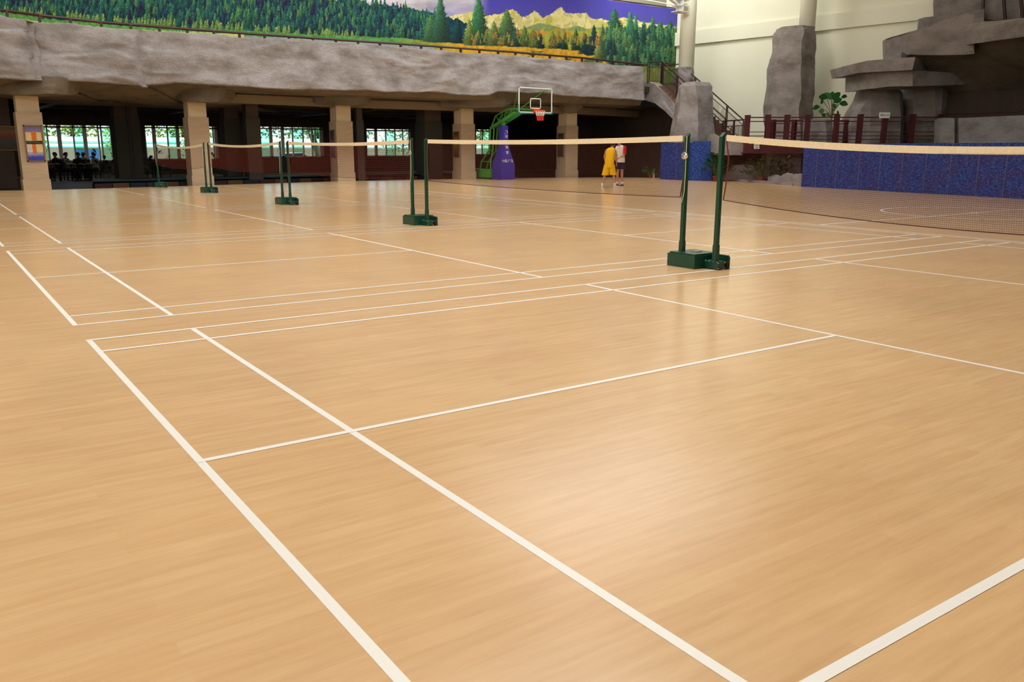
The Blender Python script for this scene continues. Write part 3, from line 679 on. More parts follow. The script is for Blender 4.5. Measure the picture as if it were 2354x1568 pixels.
b.bar((-.16, -.1, 2.74), (.16, -.1, 2.74), .06, .06); b.bar((-.16, .75, 2.45), (.16, .75, 2.45), .08, .1)
b.build('boom_arm', 'bgreen', t)
b = MB()
for x in (-.16, .16):
    b.tube([(x, .78, 2.46), (x, .42, 2.95), (x, -.45, 3.20), (x, -1.2, 3.22), (x, -2.45, 3.12)], .035, 8)
    b.tube([(x, .42, 2.95), (x, .05, 2.66)], .025, 6); b.tube([(x, .3, 2.62), (x, -.2, 3.1)], .02, 6); b.tube([(x, -.25, 2.75), (x, -.5, 3.18)], .02, 6); b.tube([(x, -.6, 2.9), (x, -.95, 3.2)], .02, 6); b.tube([(x, -1.1, 3.02), (x, -2.45, 3.02)], .035, 8)
b.build('upper_truss', 'bgreen', t)
for x in (-.2, .2):
    b = MB(); b.tube([(x, .8, 2.44), (x, .95, 1.33), (x, 1.62, .82), (x, 1.76, .46)], .045, 8); b.tube([(x, .5, 2.4), (x, .62, 1.35), (x, .8, .82), (x, .8, .46)], .035, 8); b.tube([(x, .8, .82), (x, 1.62, .82)], .03, 6); b.tube([(x, .62, 1.35), (x, .95, 1.33)], .025, 6); b.build('rear_strut', 'bgreen', t)
b = MB(); b.tube([(0, .45, 2.36), (0, .2, 2.05)], .025, 8); b.build('gas_strut', 'chrome', t)
for x in (-1, 1):
    b = MB(); b.tube([(x * .16, -1.05, 3.2), (x * .72, -2.25, 4.0), (x * .78, -2.44, 4.0)], .022, 8); b.build('backboard_brace', 'bgreen', t)
YB = -2.54
b = MB(); b.box(-.88, .88, YB - .006, YB + .006, 3.02, 4.05); bd = b.build('backboard', 'acry', t)
b = MB()
for a0, a1, c0, c1 in ((-.92, .92, 4.04, 4.08), (-.92, .92, 3.0, 3.04), (-.92, -.88, 3.0, 4.08), (.88, .92, 3.0, 4.08)): b.box(a0, a1, YB - .02, YB + .02, c0, c1)
b.build('frame', 'white', bd)
b = MB(); zz = 3.18
for a0, a1, c0, c1 in ((-.30, .30, zz + .41, zz + .45), (-.30, .30, zz, zz + .04), (-.30, -.26, zz, zz + .45), (.26, .30, zz, zz + .45)): b.box(a0, a1, YB - .012, YB - .007, c0, c1)
b.build('target_square', 'white', bd)
b = MB(); b.box(-.94, .94, YB - .03, YB + .03, 2.95, 3.0); b.box(-.95, -.92, YB - .03, YB + .03, 2.95, 3.35); b.box(.92, .95, YB - .03, YB + .03, 2.95, 3.35); b.build('edge_padding', 'teal', bd)
b = MB(); ring_ = [(.225 * math.cos(2 * math.pi * k / 24), YB - .37 + .225 * math.sin(2 * math.pi * k / 24), 3.08) for k in range(25)]
b.tube(ring_, .013, 6); b.box(-.12, .12, YB - .16, YB - .02, 3.03, 3.15); b.box(-.12, .12, YB - .03, YB - .012, 2.98, 3.18); rm = b.build('rim', 'orange', t)
b, b2 = MB(), MB()
for k in range(12):
    for sg in (1, -1):
        pts = []
        for j in range(5):
            u = j / 4; a = 2 * math.pi * (k + sg * u * 2) / 12; r_ = .225 - .09 * math.sin(u * 1.5)
            pts.append((r_ * math.cos(a), YB - .37 + r_ * math.sin(a), 3.075 - .42 * u))
        b.tube(pts[:3], .007, 4); b2.tube(pts[2:], .009, 4)
b.build('net', 'netwhite', rm); b2.build('net', 'netred', rm)

# ================================================================== STAIRCASE FROM THE BALCONY
XS0, XS1 = 31.2, 32.8
YT, ZT, YBm, ZB = 25.9, 4.62, 21.5, 1.67
NS = 17; run = (YT - YBm) / NS; rise = (ZT - ZB) / NS
STONE = mat('brown_stair_stone', (128, 98, 84), .6, .3, vary=.12); MT['stair'] = STONE
t = empty('staircase', (XS0, YT, 0), 0, 'brown stone staircase coming down from the balcony behind the rock tower', 'stairs')
b = MB()
for k in range(NS):
    y1 = -run * k; z1 = ZT - rise * (k + 1)
    b.box(.0, XS1 - XS0, y1 - run - .02, y1, z1 - .30, z1)
b.box(.0, XS1 - XS0, 0, .65, ZT - .25, ZT)
b.build('steps', 'stair', t)
# painted rock skirt carrying the flight
sk = [(1481, 187), (1503, 192), (1524, 212), (1544, 233), (1562, 256), (1600, 292), (1600, 345), (1556, 285), (1545, 270), (1528, 254), (1508, 238), (1481, 230)]
b = MB(); pts = [on_x(px, py, XS0 - .12) for px, py in sk]; b.prism(pts, (.5, 0, 0))
o = b.build('rock_skirt', 'rock', t); o.location = (-XS0, -YT, 0)
b = MB(); b.prism([on_x(px, py, XS0 - .35) for px, py in ((1503, 235), (1521, 233), (1540, 258), (1556, 272), (1557, 284), (1545, 272), (1528, 255), (1516, 246))], (.4, 0, 0)); o = b.build('rock_arch', 'rock', t); o.location = (-XS0, -YT, 0)

def railing(name, label, P, top_h=1.05, posts=(), infill=True, group=None, seed=1):
    """sloped railing along polyline P (list of floor level points), lattice infill"""
    P = [Vector(p) for p in P]; o0 = P[0].copy(); P = [p - o0 for p in P]
    t = empty(name, o0, 0, label, 'railing', group); rs = random.Random(seed)
    b = MB(); up = Vector((0, 0, 1)); b.tube([p + up * top_h for p in P], .035, 6); b.build('handrail', 'rail', t)
    b = MB(); b.tube([p + up * (top_h - .25) for p in P], .02, 5); b.tube([p + up * .12 for p in P], .02, 5); b.build('mid_rail', 'rail', t)
    lat = MB()
    for a, c in zip(P[:-1], P[1:]):
        L = (c - a).length; hd = Vector((c.x - a.x, c.y - a.y, 0)).length; n = max(1, round(hd / 1.15))
        for k in range(n + 1):
            q = a.lerp(c, k / n)
            bb = MB(); bb.tube([q, q + up * top_h], .03, 6); dq = (c - a).normalized() * .09; bb.tube([q + dq, q + dq + up * (top_h + 0)], .025, 6); bb.build('post', 'rail', t)
        for k in range(n):
            q0, q1 = a.lerp(c, k / n), a.lerp(c, (k + 1) / n)
            for j in range(1, 13):
                s = j / 13; m = q0.lerp(q1, s)
                if k % 2 == 0 and j > 7: continue
                lat.tube([m + up * .12, m + up * (top_h - .25)], .009, 4)
            if k % 2 == 0:
                for j in range(7):
                    s0 = .56 + .045 * j; s1 = min(1.0, s0 + .22)
                    lat.tube([q0.lerp(q1, s0) + up * .12, q0.lerp(q1, s1) + up * (.12 + (top_h - .37) * (s1 - s0) / .22)], .009, 4)
    lat.build('lattice', 'rail', t)
    return t
pA = on_x(1481, 187, XS0); zr = 1.05
railing('stair_railing', 'dark lattice stair railing on the side facing the sports floor, above the skirt', [(30.6, 26.3, 4.72), (XS0, YT, 4.72), (XS0, YBm, ZB + .12)], 1.08, seed=1, group='railings of the staircase')
railing('stair_railing', 'dark lattice stair railing on the cream wall side, ending at the red fence', [(XS1, 27.6, 4.72), (XS1, 26.2, 4.72), (XS1, 21.75, ZB + .1)], 1.08, seed=2, group='railings of the staircase')
railing('landing_railing', 'dark lattice railing across the foot of the stairs beside the first red fence post', [tuple(on_x(1660, 312, 31.25)[:2]) + (ZB,), tuple(at_d(1711, 312, 39.6)[:2]) + (ZB,)], 1.08, seed=3)

# ================================================================== ROCK TOWER, COLUMNS AND ROCKWORK AT THE RIGHT
def rings_rock(name, levels, mats, seed=0, amp=.05, parent=None, cap=True):
    """levels: (row, pxL, pxEdge, pxR, D_left, D_edge, D_right, depth) from top to bottom; a leaning faceted rock with real depth"""
    rings = []
    LV = []
    for i in range(len(levels) - 1):
        for j in range(5): LV.append([levels[i][k] * (1 - j / 5) + levels[i + 1][k] * j / 5 for k in range(8)])
    LV.append(list(levels[-1]))
    for row, l, e, r, dl, de, dr, dep in LV:
        A, B_, C_ = at_d(l, row, dl), at_d(e, row, de), at_d(r, row, dr); z = B_[2]
        cs = []
        for P0, P1, n in ((A, B_, 7), (B_, C_, 5), (C_, C_ + FWD * dep, 3), (C_ + FWD * dep, A + FWD * dep, 5), (A + FWD * dep, A, 3)):
            for k in range(n):
                p = P0 * (1 - k / n) + P1 * (k / n); p = np.array([p[0], p[1], z])
                d = fbm((p[0] + seed * 5, p[1], p[2] * 1.2), 1.1, 4) * amp * 1.6
                p = p - FWD * d + RGT * fbm((p[2], p[0] + seed, p[1]), 1.5, 3) * amp
                cs.append(p)
        rings.append(cs)
    b = MB(); b.loft(rings, cap=cap); return b.build(name, mats, parent)
o = rings_rock('rock_tower', [(187, 1574, 1598, 1630, 42.4, 41.7, 42.2, .8), (196, 1567, 1601, 1638, 42.3, 41.5, 42.2, 1.0), (235, 1563, 1603, 1638, 42.2, 41.4, 42.1, 1.1), (280, 1556, 1605, 1641, 42.2, 41.3, 42.0, 1.2), (318, 1547, 1606, 1646, 42.4, 41.2, 41.9, 1.2), (345, 1545, 1607, 1650, 42.4, 41.2, 41.9, 1.2), (411, 1540, 1606, 1646, 42.4, 41.3, 41.9, 1.2)], 'rock', 3, .05)
tag(o, 'tall tapering artificial rock tower standing in front of the staircase, above the small blue mats', 'rock')
o = rings_rock('rock_pillar', [(57, 1799, 1846, 1874, 43.2, 42.6, 43.2, 1.0), (66, 1796, 1850, 1876, 43.2, 42.4, 43.0, 1.2), (110, 1792, 1843, 1875, 43.1, 42.3, 43.0, 1.3), (150, 1783, 1842, 1874, 43, 42.2, 42.9, 1.4), (200, 1779, 1840, 1871, 42.9, 42.1, 42.9, 1.4), (262, 1776, 1838, 1869, 42.8, 42, 42.9, 1.5), (330, 1778, 1838, 1866, 42.8, 42, 42.9, 1.5), (345, 1778, 1838, 1866, 42.8, 42, 42.9, 1.5)], 'rock_dark', 9, .075)
tag(o, 'tall rough rock pillar wrapped round the foot of the round column on the cream wall', 'rock')
def column(px, row0, D, r, zt, lab, z0):
    p = at_d(px, row0, D); t = empty('round_column', (p[0], p[1], z0), 0, lab, 'column', 'round columns along the cream wall')
    b = MB(); b.tube([(0, 0, 0), (0, 0, zt - z0)], r, 28); o = b.build('shaft', 'wallcream', t, smooth=False)
    for f in o.data.polygons: f.use_smooth = abs(f.normal.z) < .5
    return t
c1 = column(1577.5, 150, 46.4, .40, 13.2, 'pale round column at the end of the mural banner', 4.62)
column(1855, 62, 43.6, .38, 13.2, 'pale round column rising out of the rough rock pillar', 6.6)
o = rings_rock('rock_block', [(153, 1560, 1580, 1598, 46.0, 45.6, 46.0, 1.4), (170, 1560, 1580, 1599, 46, 45.6, 46, 1.4), (205, 1560, 1580, 1600, 46, 45.6, 46, 1.4)], 'rock', 4, .1)
tag(o, 'low rough rock block at the foot of the round column beside the mural', 'rock')
# bracket and strut on the first column
b = MB(); q = Vector(at_d(1563, 14, 45.7)); 
for dz in (-.28, 0, .28): b.box(q.x - .35, q.x + .45, q.y - .25, q.y + .25, q.z + dz - .02, q.z + dz + .02)
b.box(q.x - .03, q.x + .03, q.y - .25, q.y + .25, q.z - .35, q.z + .35)
b.tube([q, at_d(1520, -18, 44.5)], .09, 10); b.tube([q, at_d(1440, -8, 48.5)], .03, 6)
o = b.build('trim_20', 'white'); structure(o)

FORM = empty('rock_formation', tuple(at_d(2130, 330, 38.0)), 0, 'huge grey stepped artificial rock formation with jutting ledges at the top right', 'rock')
def rock(name, label, st, T, m='rock_dark', amp=.06, seed=0, **kw):
    o = ribbon(name, st, T, m, amp=amp, seed=seed, **kw)
    if label is None:
        o.parent = FORM; o.location = -FORM.location; return o
    return tag(o, label, 'rock')
rock('ledge', None, [(1967, 146, 1971, 168, 38.2), (1995, 139, 2000, 166, 37.4), (2060, 134, 2060, 163, 36.6), (2104, 131, 2097, 161, 36.0), (2135, 138, 2135, 164, 38.4)], 3.0, seed=1, amp=.04, nv=5)
rock('ledge', None, [(1989, 167, 1987, 205, 38.3), (2040, 165, 2040, 200, 37.2), (2098, 161, 2097, 198, 36.4), (2246, 171, 2247, 194, 38.4), (2254, 176, 2256, 192, 39.5)], 2.2, seed=2, amp=.05, nv=6)
rock('boulder', 'small dark boulder resting on top of the jutting upper slab', [(2062, 130, 2062, 138, 37.6), (2072, 119, 2072, 134, 37.3), (2083, 124, 2083, 134, 37.4), (2092, 131, 2092, 136, 37.6)], .5, seed=3, amp=.03, nv=4)
rock('buttress', None, [(1957, 288, 1957, 330, 39.8), (1978, 252, 1976, 330, 39.4), (1994, 228, 1990, 330, 39.2), (2003, 203, 2000, 330, 39.0), (2040, 200, 2040, 330, 38.8), (2070, 206, 2069, 330, 38.9), (2077, 216, 2077, 330, 39.3)], 1.6, seed=4, amp=.1, nv=10)
rock('pier', None, [(2078, 198, 2089, 330, 39.6), (2100, 196, 2100, 330, 38.9), (2150, 196, 2150, 330, 38.7), (2168, 196, 2158, 330, 38.8), (2186, 202, 2164, 330, 39.3)], 1.5, seed=5, amp=.05, nv=10)
rock('mass', None, [(2085, 77, 2086, 122, 37.4), (2092, 73, 2093, 125, 37.0), (2125, 66, 2125, 127, 36.6), (2172, 50, 2172, 127, 36.1), (2222, 30, 2222, 126, 35.4), (2238, 35, 2240, 124, 35.2)], 2.4, seed=6, amp=.05, nv=7)
rock('slab', None, [(2240, 52, 2239, 90, 34.9), (2300, 47, 2300, 83, 33.0), (2354, 41, 2354, 76, 31.4), (2480, 26, 2480, 58, 28.5)], 2.6, seed=7, amp=.04, nv=6)
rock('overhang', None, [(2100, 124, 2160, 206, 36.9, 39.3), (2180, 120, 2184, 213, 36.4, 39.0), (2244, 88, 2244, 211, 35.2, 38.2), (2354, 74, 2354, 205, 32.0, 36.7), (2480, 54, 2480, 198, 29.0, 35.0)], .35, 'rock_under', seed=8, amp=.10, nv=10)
rock('block', None, [(2125, 40, 2123, 72, 39.6), (2150, 37, 2150, 72, 39.2), (2200, 30, 2200, 60, 38.5), (2262, 20, 2262, 60, 37.6)], .6, seed=9, amp=.05, nv=5)
rock('wall', None, [(2150, -30, 2150, 38, 39.8), (2230, -30, 2230, 36, 38.6), (2354, -35, 2354, 60, 36.8), (2480, -40, 2480, 50, 35.2)], .2, seed=10, amp=.06, nv=7)
for k, (l, r) in enumerate(((2240, 2246), (2262, 2258), (2305, 2311), (2345, 2351))):
    a0, a1 = Vector(at_d(l, -30, 38.8 - k * .9)), Vector(at_d(r, 45, 38.8 - k * .9)); b = MB(); b.tube([a0, a1], .07, 8)
    o = b.build('dark_post', 'rail'); tag(o, ['dark post on the upper rocks, leftmost of four', 'slanting dark post on the upper rocks, second from the left', 'dark post on the upper rocks, third from the left', 'dark post on the upper rocks at the right frame edge'][k], 'post', 'dark posts on the upper rocks')
rock('rock_parapet', 'pale rock parapet rising behind the long blue mats', [(2162, 276, 2160, 335, 37.2), (2170, 271, 2168, 335, 37.0), (2194, 271, 2194, 335, 36.8), (2199, 278, 2199, 335, 37.1), (2204, 271, 2204, 335, 36.7), (2354, 265, 2354, 335, 34.3), (2480, 258, 2480, 335, 32.5)], .5, seed=11, amp=.03, nv=7, m='rock')
t = empty('parapet_rail', tuple(at_d(2170, 262, 37.6)), 0, 'thin dark metal rail running behind the pale rock parapet', 'rail'); q0 = np.array(t.location)
b = MB(); b.tube([at_d(2166, 264, 37.6) - q0, at_d(2340, 257, 35.2) - q0, at_d(2356, 251, 35.0) - q0], .025, 6); b.build('handrail', 'rail', t)
for px in (2178, 2240, 2305): 
    b = MB(); a = at_d(px, 262, 37.6 - (px - 2166) * .0138) - q0; b.tube([a, a - np.array([0, 0, .5])], .02, 6); b.build('post', 'rail', t)
# dark recess behind the parapet
b = MB(); p0, p1 = at_d(2120, 200, 40.1), at_d(2560, 200, 34.2); b.prism([(p0[0], p0[1], 1.67), (p1[0], p1[1], 1.67), (p1[0], p1[1], 6.5), (p0[0], p0[1], 6.5)], FWD * .12); structure(b.build('wall_recess', 'arc_wall'))
b = MB(); q1 = at_d(2560, 200, 33.6); q2 = at_d(2168, 200, 39.2); b.prism([(p0[0], p0[1], 4.3), (p1[0], p1[1], 4.3), (q1[0], q1[1], 4.3), (q2[0], q2[1], 4.3)], (0, 0, .12)); structure(b.build('ceiling_recess', 'arc_ceil'))

# ================================================================== TERRACE WITH RED FENCE
FD0 = 38.3
def fpt(px, D=FD0): p = at_d(px, 300, D); return p[0], p[1]
a, c = fpt(1713), fpt(2170); wa, wc = on_wall(1660, 300)[:2], on_wall(2300, 300)[:2]
b = MB(); b.prism([(a[0], a[1], 1.30), (c[0], c[1], 1.30), (fpt(2600, 34)[0], fpt(2600, 34)[1], 1.3), (wc[0], wc[1], 1.30), (wa[0], wa[1], 1.30), (31.2, 21.3, 1.3)], (0, 0, .36)); structure(b.build('floor_terrace', 'rock_dark'))
t = empty('terrace_fence', (a[0], a[1], 1.28), 0, 'dark red wooden fence with square posts and thin rails along the raised terrace', 'fence'); o0 = Vector((a[0], a[1], 1.28))
POSTS = [(1717, 38.3, 0), (1764, 38.3, .02), (1808, 38.3, .02), (1855, 38.3, .03), (1921.5, 38.3, .05), (1975.5, 38.3, .05), (2032, 38.3, 0.0), (2095.5, 38.3, .06), (2160, 38.3, .06)]
for px, D, dz in POSTS:
    x, y = fpt(px, D); b = MB(); w = .10; top = 2.86 + dz - 1.28
    for sgn in (0,):
        vs = []
        cpt = Vector((x, y, 1.28)) - o0
        R3, F3 = Vector(RGT), Vector(FWD)
        def ob(c_, hw, hd, z0, z1): return [c_ + R3 * i * hw + F3 * j * hd + Vector((0, 0, z)) for z in (z0, z1) for i, j in ((-1, -1), (1, -1), (1, 1), (-1, 1))]
        b.add(ob(cpt, w, w, 0.0, top), [(0, 3, 2, 1), (4, 5, 6, 7), (0, 1, 5, 4), (1, 2, 6, 5), (2, 3, 7, 6), (3, 0, 4, 7)])
        b.add(ob(cpt, w * 1.12, w * 1.12, top, top + .04), [(0, 3, 2, 1), (4, 5, 6, 7), (0, 1, 5, 4), (1, 2, 6, 5), (2, 3, 7, 6), (3, 0, 4, 7)])
    b.build('post', 'fence', t)
for z, w in ((2.80, .05), (2.63, .04), (2.18, .03), (2.01, .035), (1.86, .03)):
    b = MB(); p, q = fpt(1717), fpt(2162); b.bar(Vector((p[0], p[1], z)) - o0, Vector((q[0], q[1], z + .03)) - o0, w, w); b.build('rail', 'fence', t)
b = MB(); p, q = fpt(1713, 38.2), fpt(1870, 38.2); b.bar(Vector((p[0], p[1], 1.47)) - o0, Vector((q[0], q[1], 1.47)) - o0, .12, .42); b.build('edge_beam', 'fence', t)
t2 = empty('terrace_fence', (*fpt(1722, 40.3), 1.66), 0, 'second dark red fence standing behind the first one on the terrace', 'fence'); o1 = Vector(t2.location)
for px in (1777, 1825, 1868, 1945):
    x, y = fpt(px, 40.3); b = MB(); b.box(x - o1.x - .09, x - o1.x + .09, y - o1.y - .09, y - o1.y + .09, 0, 1.12); b.build('post', 'fence', t2)
for z, w in ((2.74, .05), (2.60, .035), (2.20, .03), (2.04, .03), (1.9, .03)):
    b = MB(); p, q = fpt(1760, 40.3), fpt(1960, 40.3); b.bar(Vector((p[0], p[1], z)) - o1, Vector((q[0], q[1], z)) - o1, w, w); b.build('rail', 'fence', t2)
# notices on the fence
def notice(px, py, w, h, lines, D, lab, size, cols):
    p = at_d(px, py, D); t = empty('notice_board', tuple(p), RZ, lab, 'sign')
    b = MB(); b.box(-w / 2, w / 2, -.012, .012, -h / 2, h / 2); bd = b.build('board', 'white', t)
    for (s, zo), cm in zip(lines, cols): text_mesh('lettering', s, size, cm, bd, (0, -.016, zo), (math.radians(90), 0, 0))
MT['ink'] = mat('black_ink', (40, 44, 46), .7, .2); MT['inkred'] = mat('red_ink', (190, 70, 80), .7, .2)
notice(2033.5, 265, .46, .24, [('请勿入内', 0)], FD0 - .16, 'white notice with four black characters on top of the terrace fence', .10, ['ink'])
notice(1739.5, 336, .24, .24, [('注意安全', .035), ('请慢行', -.06)], FD0 - .3, 'small square white notice on the red beam beneath the fence', .05, ['ink', 'inkred'])

# recess under the terrace
b = MB(); p0, p1 = fpt(1640, 41.3), fpt(1900, 41.3); b.prism([(p0[0], p0[1], 0), (p1[0], p1[1], 0), (p1[0], p1[1], 1.35), (p0[0], p0[1], 1.35)], FWD * .3); structure(b.build('wall_undercroft', 'arc_wall'))
b = MB(); e = [on_z(1640, 413.3), on_z(1700, 416.3), on_z(1840, 427.8), on_z(1900, 431)]
b.add([(p[0], p[1], .012) for p in e] + [(p[0] + FWD[0] * 9, p[1] + FWD[1] * 9, .012) for p in e] + [(p[0], p[1], -.2) for p in e] + [(p[0] + FWD[0] * 9, p[1] + FWD[1] * 9, -.2) for p in e],
      [(i, i + 1, 5 + i, 4 + i) for i in range(3)] + [(8 + i, 9 + i, i + 1, i) for i in range(3)]); structure(b.build('floor_undercroft', 'rock_dark', fixn=False))
b = MB(); pts = [on_z(1640, 413.3), on_z(1700, 416.3), on_z(1840, 427.8)]
for u, v in zip(pts[:-1], pts[1:]): b.bar(Vector(u) + Vector(FWD) * .35 + Vector((0, 0, .05)), Vector(v) + Vector(FWD) * .35 + Vector((0, 0, .05)), .5, .10)
structure(b.build('trim_21', 'rock'))
rock('rock_block', 'pale rock block between the tower and the red beam, over the dark recess', [(1642, 306, 1640, 350, 39.4), (1652, 312, 1652, 357, 39.0), (1706, 312, 1706, 357, 38.9), (1716, 318, 1712, 350, 39.2)], 1.6, seed=13, amp=.04, nv=6, m='rock')
rock('rock_block', 'dark rock pier holding up the terrace behind the potted plants', [(1762, 340, 1764, 412, 39.8), (1775, 340, 1776, 412, 39.5), (1812, 340, 1806, 412, 39.6), (1842, 340, 1840, 412, 39.8)], .9, seed=14, amp=.06, nv=8)
rock('rock_block', 'low sloping rock at the back of the recess, left of the potted plants', [(1668, 404, 1660, 414, 40.2), (1690, 380, 1690, 414, 40), (1730, 378, 1730, 414, 39.8), (1748, 396, 1748, 414, 39.9)], .5, seed=17, amp=.05, nv=5, m='rock')
rock('boulder', 'white boulder on the kerb just left of the long blue mats', [(1799, 412, 1797, 420, 35.9), (1810, 402, 1808, 423, 35.6), (1822, 398, 1822, 426, 35.3), (1832, 404, 1836, 428, 35.0)], .6, seed=15, amp=.06, nv=6, m='rock')
rock('boulder', 'second white boulder half hidden by the left end of the long blue mats', [(1826, 412, 1826, 428, 34.7), (1836, 401, 1836, 430, 34.5), (1850, 400, 1850, 430, 34.4)], .5, seed=16, amp=.05, nv=6, m='rock')
rock('boulder', 'low flat pale boulder beside the rightmost plant pot in the recess', [(1775, 406, 1772, 416, 37.0), (1790, 402, 1790, 417, 36.8), (1802, 408, 1802, 419, 36.7)], .5, seed=18, amp=.05, nv=4, m='rock')
# stone planter with big leaved plant on the terrace
pl = rings_rock('rock_planter', [(274, 1862, 1898, 1914, 39.0, 38.8, 39.0, .9), (300, 1861, 1899, 1915, 39.0, 38.8, 39.0, .9), (330, 1860, 1899, 1916, 39.0, 38.8, 39.0, .9)], 'rock', 21, .04)
tag(pl, 'pale square rock planter between two red fence posts on the terrace', 'planter')

# ================================================================== BLUE MATS
def mats_wall(label, P0, P1, n, h, T=.08, name='crash_mat_row', back=None, seams=None):
    t = empty(name, (P0[0], P0[1], 0), 0, label, 'mat'); a, c = Vector((0, 0, 0)), Vector((P1[0] - P0[0], P1[1] - P0[1], 0)); d = c.normalized(); nrm = Vector((-d.y, d.x, 0))
    if nrm.dot(Vector(FWD)) < 0: nrm = -nrm
    ss = seams or [k / n for k in range(n + 1)]
    for k in range(len(ss) - 1):
        p, q = a.lerp(c, ss[k]) + d * .008, a.lerp(c, ss[k + 1]) - d * .008; b = MB()
        b.add([v + nrm * o_ + Vector((0, 0, z)) for z in (.004, h) for v, o_ in ((p, 0), (q, 0), (q, T), (p, T))], [(0, 3, 2, 1), (4, 5, 6, 7), (0, 1, 5, 4), (1, 2, 6, 5), (2, 3, 7, 6), (3, 0, 4, 7)])
        b.build('panel', 'pad', t)
    b = MB()
    for s in ss[1:-1]:
        p = a.lerp(c, s); b.add([p - d * .012 - nrm * .006 + Vector((0, 0, .01)), p + d * .012 - nrm * .006 + Vector((0, 0, .01)), p + d * .012 - nrm * .006 + Vector((0, 0, h)), p - d * .012 - nrm * .006 + Vector((0, 0, h))], [(0, 1, 2, 3)])
    if b.v: b.build('seam', 'seam', t, fixn=False)
    return t
g0, g1 = on_z(1841, 429), on_z(2354, 457.5); dd = (g1 - g0); g2 = g1 + dd * .6
def frac(px):
    r0, r1 = on_z(px, 440)[:2] - CAM[:2], None; u = r0 / np.linalg.norm(r0); A = np.array([[dd[0], -u[0]], [dd[1], -u[1]]]); s = np.linalg.solve(A, (CAM[:2] - g0[:2])); return s[0]
ss = [0] + [float(frac(px)) / 1.6 for px in (1873, 1918, 1970, 2018, 2068, 2122, 2178, 2242, 2306)]; st_ = ss[-1] - ss[-2]
while ss[-1] + st_ * .98 < 1: ss.append(ss[-1] + st_ * .98)
ss.append(1.0)
mats_wall('long row of tall dark blue mats standing along the right edge of the floor', g0, g2, 10, 1.65, .10, 'crash_mat_row', seams=ss)
m0, m1 = at_d(1517, 400, 42.2), at_d(1592, 400, 40.3)
t = mats_wall('blue folding mat standing left of the nearest net post, wavy top edge', m0, m1, 2, 1.74, .07, 'folding_mat')
m0, m1 = at_d(1588, 400, 40.25), at_d(1637, 400, 39.9)
t = mats_wall('lighter blue mat standing just right of the left post of the nearest pair', m0, m1, 1, 1.80, .07, 'folding_mat')

# ================================================================== PLANTS
MT['leaf'] = mat('glossy_green_leaf', (44, 98, 40), .4, .4, vary=.25, vscale=5); MT['leafdark'] = mat('dark_green_leaf', (46, 66, 40), .5, .3, vary=.25, vscale=5)
MT['stem'] = mat('plant_stem', (86, 92, 52), .6, .3); MT['potred'] = mat('red_brown_plant_pot', (132, 52, 42), .5, .3); MT['potgrey'] = mat('grey_plant_pot', (150, 146, 140), .6, .3)
def leaf(b, base, tip, width, droop=.12, up=Vector((0, 0, 1)), seg=4):
    base, tip = Vector(base), Vector(tip); d = tip - base; s = d.cross(up)
    if s.length < 1e-4: s = Vector((1, 0, 0))
    s.normalize(); vs = []
    for i in range(seg + 1):
        u = i / seg; p = base + d * u + Vector((0, 0, -droop * d.length * u * u)); w = width * math.sin(math.pi * min(1, .06 + u * .94)) ** .8 * .5
        if i == seg: w = .002
        f = .25 * w; vs += [p - s * w + Vector((0, 0, f)), p, p + s * w + Vector((0, 0, f))]
    fs = []
    for i in range(seg): a = i * 3; fs += [(a, a + 1, a + 4, a + 3), (a + 1, a + 2, a + 5, a + 4)]
    b.add(vs, fs)
def potted(name, loc, h, pot_r, pot_h, nl, lw, ll, label, leafm='leaf', potm='potred', seed=1, group=None, spread=1.0):
    rs = random.Random(seed); t = empty(name, loc, 0, label, 'plant', group)
    b = MB(); b.loft([[(r * math.cos(a), r * math.sin(a), z) for a in [2 * math.pi * k / 16 for k in range(16)]] for r, z in ((pot_r * .72, 0), (pot_r, pot_h * .9), (pot_r * 1.08, pot_h * .9), (pot_r * 1.08, pot_h))]); b.build('pot', potm, t)
    b, s = MB(), MB()
    for k in range(nl):
        a = rs.uniform(0, 6.28); e = rs.uniform(.15, 1.3); st = Vector((math.cos(a) * .3 * pot_r, math.sin(a) * .3 * pot_r, pot_h)); L = h * rs.uniform(.45, .95)
        q = st + Vector((math.cos(a) * math.cos(e) * L * spread, math.sin(a) * math.cos(e) * L * spread, math.sin(e) * L)); s.tube([st, st.lerp(q, .5) + Vector((0, 0, .05 * L)), q], .006, 4)
        for j in range(3):
            a2 = a + rs.uniform(-1, 1); leaf(b, q - Vector((0, 0, .05 * j)), q + Vector((math.cos(a2) * ll, math.sin(a2) * ll, ll * rs.uniform(-.1, .7))), lw)
    s.build('stems', 'stem', t); b.build('foliage', leafm, t, fixn=False); return t
pp = on_z(1494, 408.5); potted('potted_plant', (pp[0] - .1, pp[1] - .15, 0), .42, .12, .16, 22, .10, .2, 'small leafy plant in a red pot left of the blue folding mats', 'leaf', seed=3, group='potted plants beside the floor')
b = MB(); q = on_z(1502.5, 408.5); b.tube([(q[0], q[1], 0), (q[0], q[1], .2)], .05, 10); b.tube([(q[0], q[1], .2), (q[0] + .01, q[1], .45)], .03, 8); tag(b.build('white_vase', 'white'), 'slim white vase right behind the small red potted plant', 'vase')
pp = at_d(1646, 412, 39.6); potted('potted_plant', (pp[0], pp[1], .015), 1.25, .17, .24, 44, .12, .26, 'tall leafy plant in a red pot between the blue mats and the near net post', 'leaf', seed=5, group='potted plants beside the floor', spread=.55)
pp = at_d(1750, 410, 37.8); potted('potted_plant', (pp[0], pp[1], .015), 1.05, .16, .24, 46, .11, .26, 'dark leafy plant in a red pot in the recess under the terrace', 'leafdark', seed=8, group='potted plants beside the floor', spread=.8)
